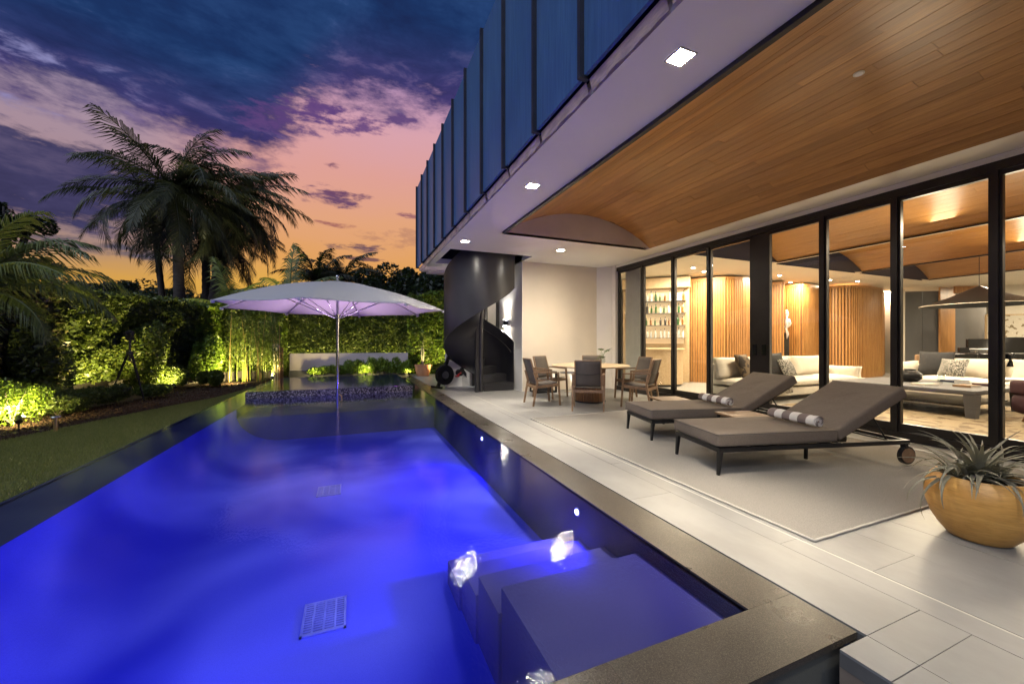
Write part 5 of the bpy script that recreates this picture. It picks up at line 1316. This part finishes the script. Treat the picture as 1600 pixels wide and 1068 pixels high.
palm('coconut_palm', 'tallest dark coconut palm, its windblown crown against the sunset', (bb.x, bb.y, -.05), a, .22, .13, ring(40, 2, (-.9, 1.35), RIGHT)+[(RIGHT+2.7, .55, 1, 1.05), (RIGHT+3.3, .35, 0, 1.1), (RIGHT+3.0, .1, 2, 1), (RIGHT+2.3, -.2, 2, .9)], group='tall dark palms beyond the left hedge', L=3.3, ll=1.05, seed=2, w=.036)
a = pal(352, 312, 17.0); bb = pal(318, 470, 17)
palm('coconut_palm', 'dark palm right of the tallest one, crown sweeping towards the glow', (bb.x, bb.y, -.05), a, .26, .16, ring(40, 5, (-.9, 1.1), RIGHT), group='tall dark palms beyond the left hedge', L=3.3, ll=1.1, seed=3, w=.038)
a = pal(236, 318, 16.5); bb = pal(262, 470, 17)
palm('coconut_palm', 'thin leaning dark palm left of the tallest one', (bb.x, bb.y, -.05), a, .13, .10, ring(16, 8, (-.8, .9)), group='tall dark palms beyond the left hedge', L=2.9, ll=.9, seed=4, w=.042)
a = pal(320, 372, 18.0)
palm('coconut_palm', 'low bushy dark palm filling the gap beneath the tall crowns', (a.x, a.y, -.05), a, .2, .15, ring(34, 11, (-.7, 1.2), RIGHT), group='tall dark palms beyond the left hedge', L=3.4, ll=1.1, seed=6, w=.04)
a = pal(-55, 455, 5.6)
palm('garden_palm', 'near palm at the left edge, its long lit fronds arching over the hedge', (a.x, a.y, -.05), a, .10, .08, [(RIGHT+.1, .95, 1, 1), (RIGHT-.2, .55, 0, 1), (RIGHT+.35, .35, 2, .95), (RIGHT+.0, .1, 1, .8), (RIGHT+.9, .8, 3, 1), (RIGHT+1.5, .6, 2, 1), (RIGHT-.5, .2, 1, .8), (RIGHT+2.3, .7, 0, 1), (RIGHT+3.2, .6, 1, 1), (RIGHT-.1, 1.25, 0, .9), (RIGHT+.7, 1.2, 1, .9)], mat='palm_green', L=1.9, ll=.62, seed=8, w=.024, droops=(1.1, 1.5, 1.3, 1.7))
a = pal(452, 505, 14.0)
palm('young_palm', 'young green palm with upright fronds behind the umbrella', (a.x, a.y, -.05), pal(452, 470, 14.0), .09, .06, [(RIGHT+1.6, 1.45, 0, 1.15), (RIGHT+.4, .9, 1, 1.0), (RIGHT-.2, .45, 2, .95), (RIGHT+2.6, .9, 1, 1), (RIGHT+3.3, .6, 2, 1), (RIGHT-.8, .8, 3, .9), (RIGHT+1.2, .7, 1, .9)], mat='palm_green', group='young lit palms beyond the hedge', L=2.0, ll=.62, seed=12, w=.026, droops=(.35, .9, 1.1, 1.4))
a = pal(368, 480, 13.6)
palm('young_palm', 'young palm whose trunk shows just left of the umbrella tip', (a.x, a.y, -.05), pal(366, 486, 13.6), .10, .07, [(RIGHT+2.4, 1.2, 0, 1), (RIGHT+.3, .7, 1, 1), (RIGHT+3.1, .45, 3, .85), (RIGHT-.2, .35, 2, .9), (RIGHT+1.2, 1.3, 1, .9), (RIGHT+3.6, .8, 2, .9), (RIGHT-1, .6, 1, .9)], mat='palm_green', group='young lit palms beyond the hedge', L=1.7, ll=.55, seed=14, w=.026, droops=(.5, 1.0, 1.2, 1.6), trunkmat='pale_trunk')
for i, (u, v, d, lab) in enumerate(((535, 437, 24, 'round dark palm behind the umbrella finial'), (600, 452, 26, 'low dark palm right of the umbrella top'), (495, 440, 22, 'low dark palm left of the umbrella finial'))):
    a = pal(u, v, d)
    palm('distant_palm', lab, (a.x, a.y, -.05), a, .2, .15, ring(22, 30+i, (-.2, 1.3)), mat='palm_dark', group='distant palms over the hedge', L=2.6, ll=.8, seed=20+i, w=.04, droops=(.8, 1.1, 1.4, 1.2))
# ---- far trees
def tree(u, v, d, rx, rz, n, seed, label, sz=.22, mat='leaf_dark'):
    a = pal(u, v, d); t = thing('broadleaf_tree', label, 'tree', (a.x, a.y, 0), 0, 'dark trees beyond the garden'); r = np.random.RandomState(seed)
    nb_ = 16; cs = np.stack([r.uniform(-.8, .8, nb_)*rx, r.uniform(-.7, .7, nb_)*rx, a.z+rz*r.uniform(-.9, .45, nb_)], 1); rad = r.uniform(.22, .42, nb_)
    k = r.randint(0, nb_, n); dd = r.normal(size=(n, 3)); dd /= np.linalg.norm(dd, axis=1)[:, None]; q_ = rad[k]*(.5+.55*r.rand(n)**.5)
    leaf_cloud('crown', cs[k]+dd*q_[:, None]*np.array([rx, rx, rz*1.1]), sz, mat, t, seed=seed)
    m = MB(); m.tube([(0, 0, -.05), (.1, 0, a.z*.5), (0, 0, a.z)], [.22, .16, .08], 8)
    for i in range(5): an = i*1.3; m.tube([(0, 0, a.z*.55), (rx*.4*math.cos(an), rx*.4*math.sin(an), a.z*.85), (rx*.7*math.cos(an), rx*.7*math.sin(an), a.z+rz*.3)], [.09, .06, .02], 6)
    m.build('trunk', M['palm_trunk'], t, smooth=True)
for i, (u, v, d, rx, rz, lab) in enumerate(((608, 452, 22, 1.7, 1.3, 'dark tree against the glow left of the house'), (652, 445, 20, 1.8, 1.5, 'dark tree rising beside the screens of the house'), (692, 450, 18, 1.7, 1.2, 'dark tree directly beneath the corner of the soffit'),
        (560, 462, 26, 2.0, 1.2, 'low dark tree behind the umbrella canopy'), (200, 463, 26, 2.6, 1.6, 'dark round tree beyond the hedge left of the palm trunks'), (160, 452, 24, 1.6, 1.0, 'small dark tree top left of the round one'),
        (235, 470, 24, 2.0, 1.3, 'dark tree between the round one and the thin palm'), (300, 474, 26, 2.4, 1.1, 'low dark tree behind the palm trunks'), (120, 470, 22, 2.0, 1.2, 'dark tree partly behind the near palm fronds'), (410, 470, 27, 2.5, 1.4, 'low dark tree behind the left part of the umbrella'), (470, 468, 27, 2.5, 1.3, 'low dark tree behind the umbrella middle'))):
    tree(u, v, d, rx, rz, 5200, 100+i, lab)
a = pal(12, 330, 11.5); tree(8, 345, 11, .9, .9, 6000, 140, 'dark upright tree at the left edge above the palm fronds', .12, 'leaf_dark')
# a strip of distant scrub to the horizon
r = np.random.RandomState(3); nS = 26000; az = r.uniform(-1.15, .35, nS); dist = r.uniform(32, 60, nS)
sP = np.stack([dist*np.sin(az), dist*np.cos(az), r.rand(nS)**1.4*(2.6+1.4*sines(az*9, az*3, 4))], 1)
tag(leaf_cloud('far_woodland', sP, .6, 'leaf_dark', None, seed=9), kind='stuff')
# neighbour's roof glimpsed through the palms
a = pal(318, 480, 30)
t = thing('distant_house', 'tiny lit house roof glimpsed between the palm trunks', 'house', (a.x, a.y, 0), .3)
m = MB(); m.bx(-2, 2, -2, 2, 0, 3.0); m.build('wall', M['plaster'], t)
m = MB(); m.add([(-2.3, -2.3, 3), (2.3, -2.3, 3), (2.3, 2.3, 3), (-2.3, 2.3, 3), (-1, 0, 4.1), (1, 0, 4.1)], [(0, 1, 5, 4), (1, 2, 5), (2, 3, 4, 5), (3, 0, 4), (3, 2, 1, 0)]); m.build('roof', M['far_roof'], t)
m = MB(); m.bx(-.5, .5, -2.03, -2.005, 1.4, 2.4); m.build('window', M['shelf_glow'], t)
# ---- lawn blades
r = np.random.RandomState(8); nG = 150000
gy = 2.6+(12.3-2.6)*r.rand(nG)**.9; bx_ = np.interp(gy, [b[1] for b in BED], [b[0] for b in BED]); gx = bx_+(PX0-.02-bx_)*r.rand(nG)
h = .018+.022*r.rand(nG); an = r.rand(nG)*6.28; w_ = .0022+.0008*gy/4
V = np.stack([np.stack([gx-np.cos(an)*w_, gy-np.sin(an)*w_, np.full(nG, -.031)], 1), np.stack([gx+np.cos(an)*w_, gy+np.sin(an)*w_, np.full(nG, -.031)], 1),
              np.stack([gx+r.normal(size=nG)*.012, gy+r.normal(size=nG)*.012, -.031+h], 1)], 1).reshape(-1, 3)
me = bpy.data.meshes.new('grass'); me.vertices.add(3*nG); me.vertices.foreach_set('co', V.ravel()); me.loops.add(3*nG); me.loops.foreach_set('vertex_index', np.arange(3*nG))
me.polygons.add(nG); me.polygons.foreach_set('loop_start', np.arange(0, 3*nG, 3)); me.polygons.foreach_set('loop_total', np.full(nG, 3)); me.update(); me.materials.append(M['grass'])
o = bpy.data.objects.new('grass', me); COL.objects.link(o); tag(o, kind='stuff')
# mulch chips
nM = 16000; my = 3+11*r.rand(nM); mx_ = np.interp(my, [b[1] for b in BED], [b[0] for b in BED])-r.rand(nM)**1.5*1.6
leaf_cloud('mulch_chips', np.stack([mx_, my, np.full(nM, -.032)+.012*r.rand(nM)], 1), .035, 'mulch', None, asp=.5, seed=12)

# ---- garden fittings and their lamps
GC = (1, .80, .30)
def spot_fix(loc, aim, e, label, lens=True, ang=120):
    e *= 4.2
    t = thing('garden_spot', label, 'garden light', loc, 0, 'garden spotlights in the planting'); d = (Vector(aim)-Vector(loc)).normalized()
    m = MB(); m.tube([(0, 0, -.05), (0, 0, .10)], .008, 6); m.build('stake', M['bronze'], t)
    m = MB(); m.tube([Vector((0, 0, .12))-d*.05, Vector((0, 0, .12))+d*.06], .035, 16); ho = m.build('housing', M['bronze'], t, smooth=35)
    m = MB(); m.tube([Vector((0, 0, .12))+d*.060, Vector((0, 0, .12))+d*.064], .031, 16); m.build('lens', M['garden_lens'], ho)
    lamp('SPOT', 'garden_spot_lamp', Vector(loc)+Vector((0, 0, .12))+d*.08, e, GC, .03, ang, .8, aim=aim)
spot_fix((-4.55, 10.9, 0), (-5.2, 11.2, .9), 90, 'garden spotlight at the foot of the hedge beside the tripod')
spot_fix((-2.95, 13.15, 0), (-3.8, 14.6, .9), 150, 'garden spotlight glaring at the end of the lawn')
spot_fix((-4.05, 12.0, 0), (-5.0, 13.0, 1.1), 45, 'added garden spotlight by the knee high shrub right of the tripod')  # added lamp, brightens the dark stretch of hedge here
spot_fix((-4.30, 7.62, 0), (-4.75, 8.3, .45), 60, 'garden spotlight hidden in the bright shrub at the left edge', ang=150)
spot_fix((-2.25, 13.6, 0), (-2.3, 14.4, 1.5), 45, 'garden spotlight by the bamboo lighting the white post')
for x in (-1.2, .4, 1.8): spot_fix((x, 13.85, .0), (x, 14.6, .45), 9, 'garden spotlight before the low pale wall, %s' % {-1.2: 'left one', .4: 'middle one', 1.8: 'right one by the dracaena'}[x])
spot_fix((-5.9, 6.6, 0), (-5.6, 6.2, 2.2), 50, 'garden spotlight under the near palm, hidden by the shrubs')
for x in (-1.6, -.2, 1.3): lamp('SPOT', 'hedge_fill_lamp', (x, 15.02-.06*x, .15), 210, GC, .05, 130, .9, aim=(x, 15.5, 1.6))  # added lamps hidden behind the low wall, brighten the clipped hedge
spot_fix((2.9, 13.4, 0), (2.9, 15, 1.4), 70, 'garden spotlight by the far terrace pots')
spot_fix((-5.5, 8.2, 0), (-6.5, 8.6, 1.3), 60, 'garden spotlight in the dark hedge behind the bollard')
lamp('SPOT', 'palm_fill_lamp', (-3.7, 4.9, .1), 170, (1, .88, .45), .05, 110, .8, aim=(-3.9, 4.6, 2.2))  # added lamp without a fitting, brightens the near palm fronds
for (x, y) in ((-3.2, 16.9), (-2.2, 17.1), (-4.6, 16.9)): lamp('SPOT', 'palm_fill_lamp', (x, y, .3), 380, (1, .9, .5), .05, 100, .8, aim=(x-.1, y-.6, 4))  # added unseen lamps, brighten the palms beyond the hedge
q = pal(87, 671, (1.2)*610/(671-534))
t = thing('bollard_light', 'small brass bollard light at the edge of the lawn', 'bollard light', (q.x, q.y, -.03))
m = MB(); m.tube([(0, 0, 0), (0, 0, .15)], .022, 16); m.build('post', M['brass'], t, smooth=40)
m = MB(); m.tube([(0, 0, .15), (0, 0, .20)], .030, 16); m.build('lamp_head', M['brass'], t, smooth=40); m = MB(); m.lathe([(0, .225), (.05, .215), (.055, .205), (0, .203)], n=20); m.build('cap', M['alu'], t, smooth=40)
# tripod with camera
q = pal(203, 627, 1.2*610/(622-534)); t = thing('camera_tripod', 'black tripod with a camera on top standing in the planting bed', 'tripod', (q.x, q.y, 0), -YAW)
for k, (x, y) in enumerate(((-.36, -.10), (.42, -.12), (-.06, .38))):
    m = MB(); m.bar((x*.08, y*.08, .98), (x*.58, y*.58, .42), .03, .03, up=(0, 1, 0)); m.bar((x*.56, y*.56, .44), (x, y, -.03), .02, .02, up=(0, 1, 0)); m.build('leg', M['black_metal'], t)
m = MB(); m.tube([(0, 0, .80), (0, 0, 1.28)], .022, 12); m.lathe([(0, .93), (.06, .94), (.06, 1.0), (0, 1.01)], n=12); m.build('centre_column', M['black_metal'], t)
m = MB(); m.rbox(-.05, .05, -.05, .05, 1.24, 1.33, .01); m.bar((.03, 0, 1.28), (.16, -.05, 1.22), .015, .015); m.build('head', M['black_metal'], t)
m = MB(); m.rbox(-.075, .075, -.04, .03, 1.335, 1.43, .012); m.rbox(-.03, .03, -.03, .02, 1.43, 1.455, .006); co = m.build('camera_body', M['black_metal'], t)
m = MB(); m.tube([(0, -.04, 1.38), (0, -.12, 1.38)], .034, 18); m.build('lens', M['black_metal'], co, smooth=40)
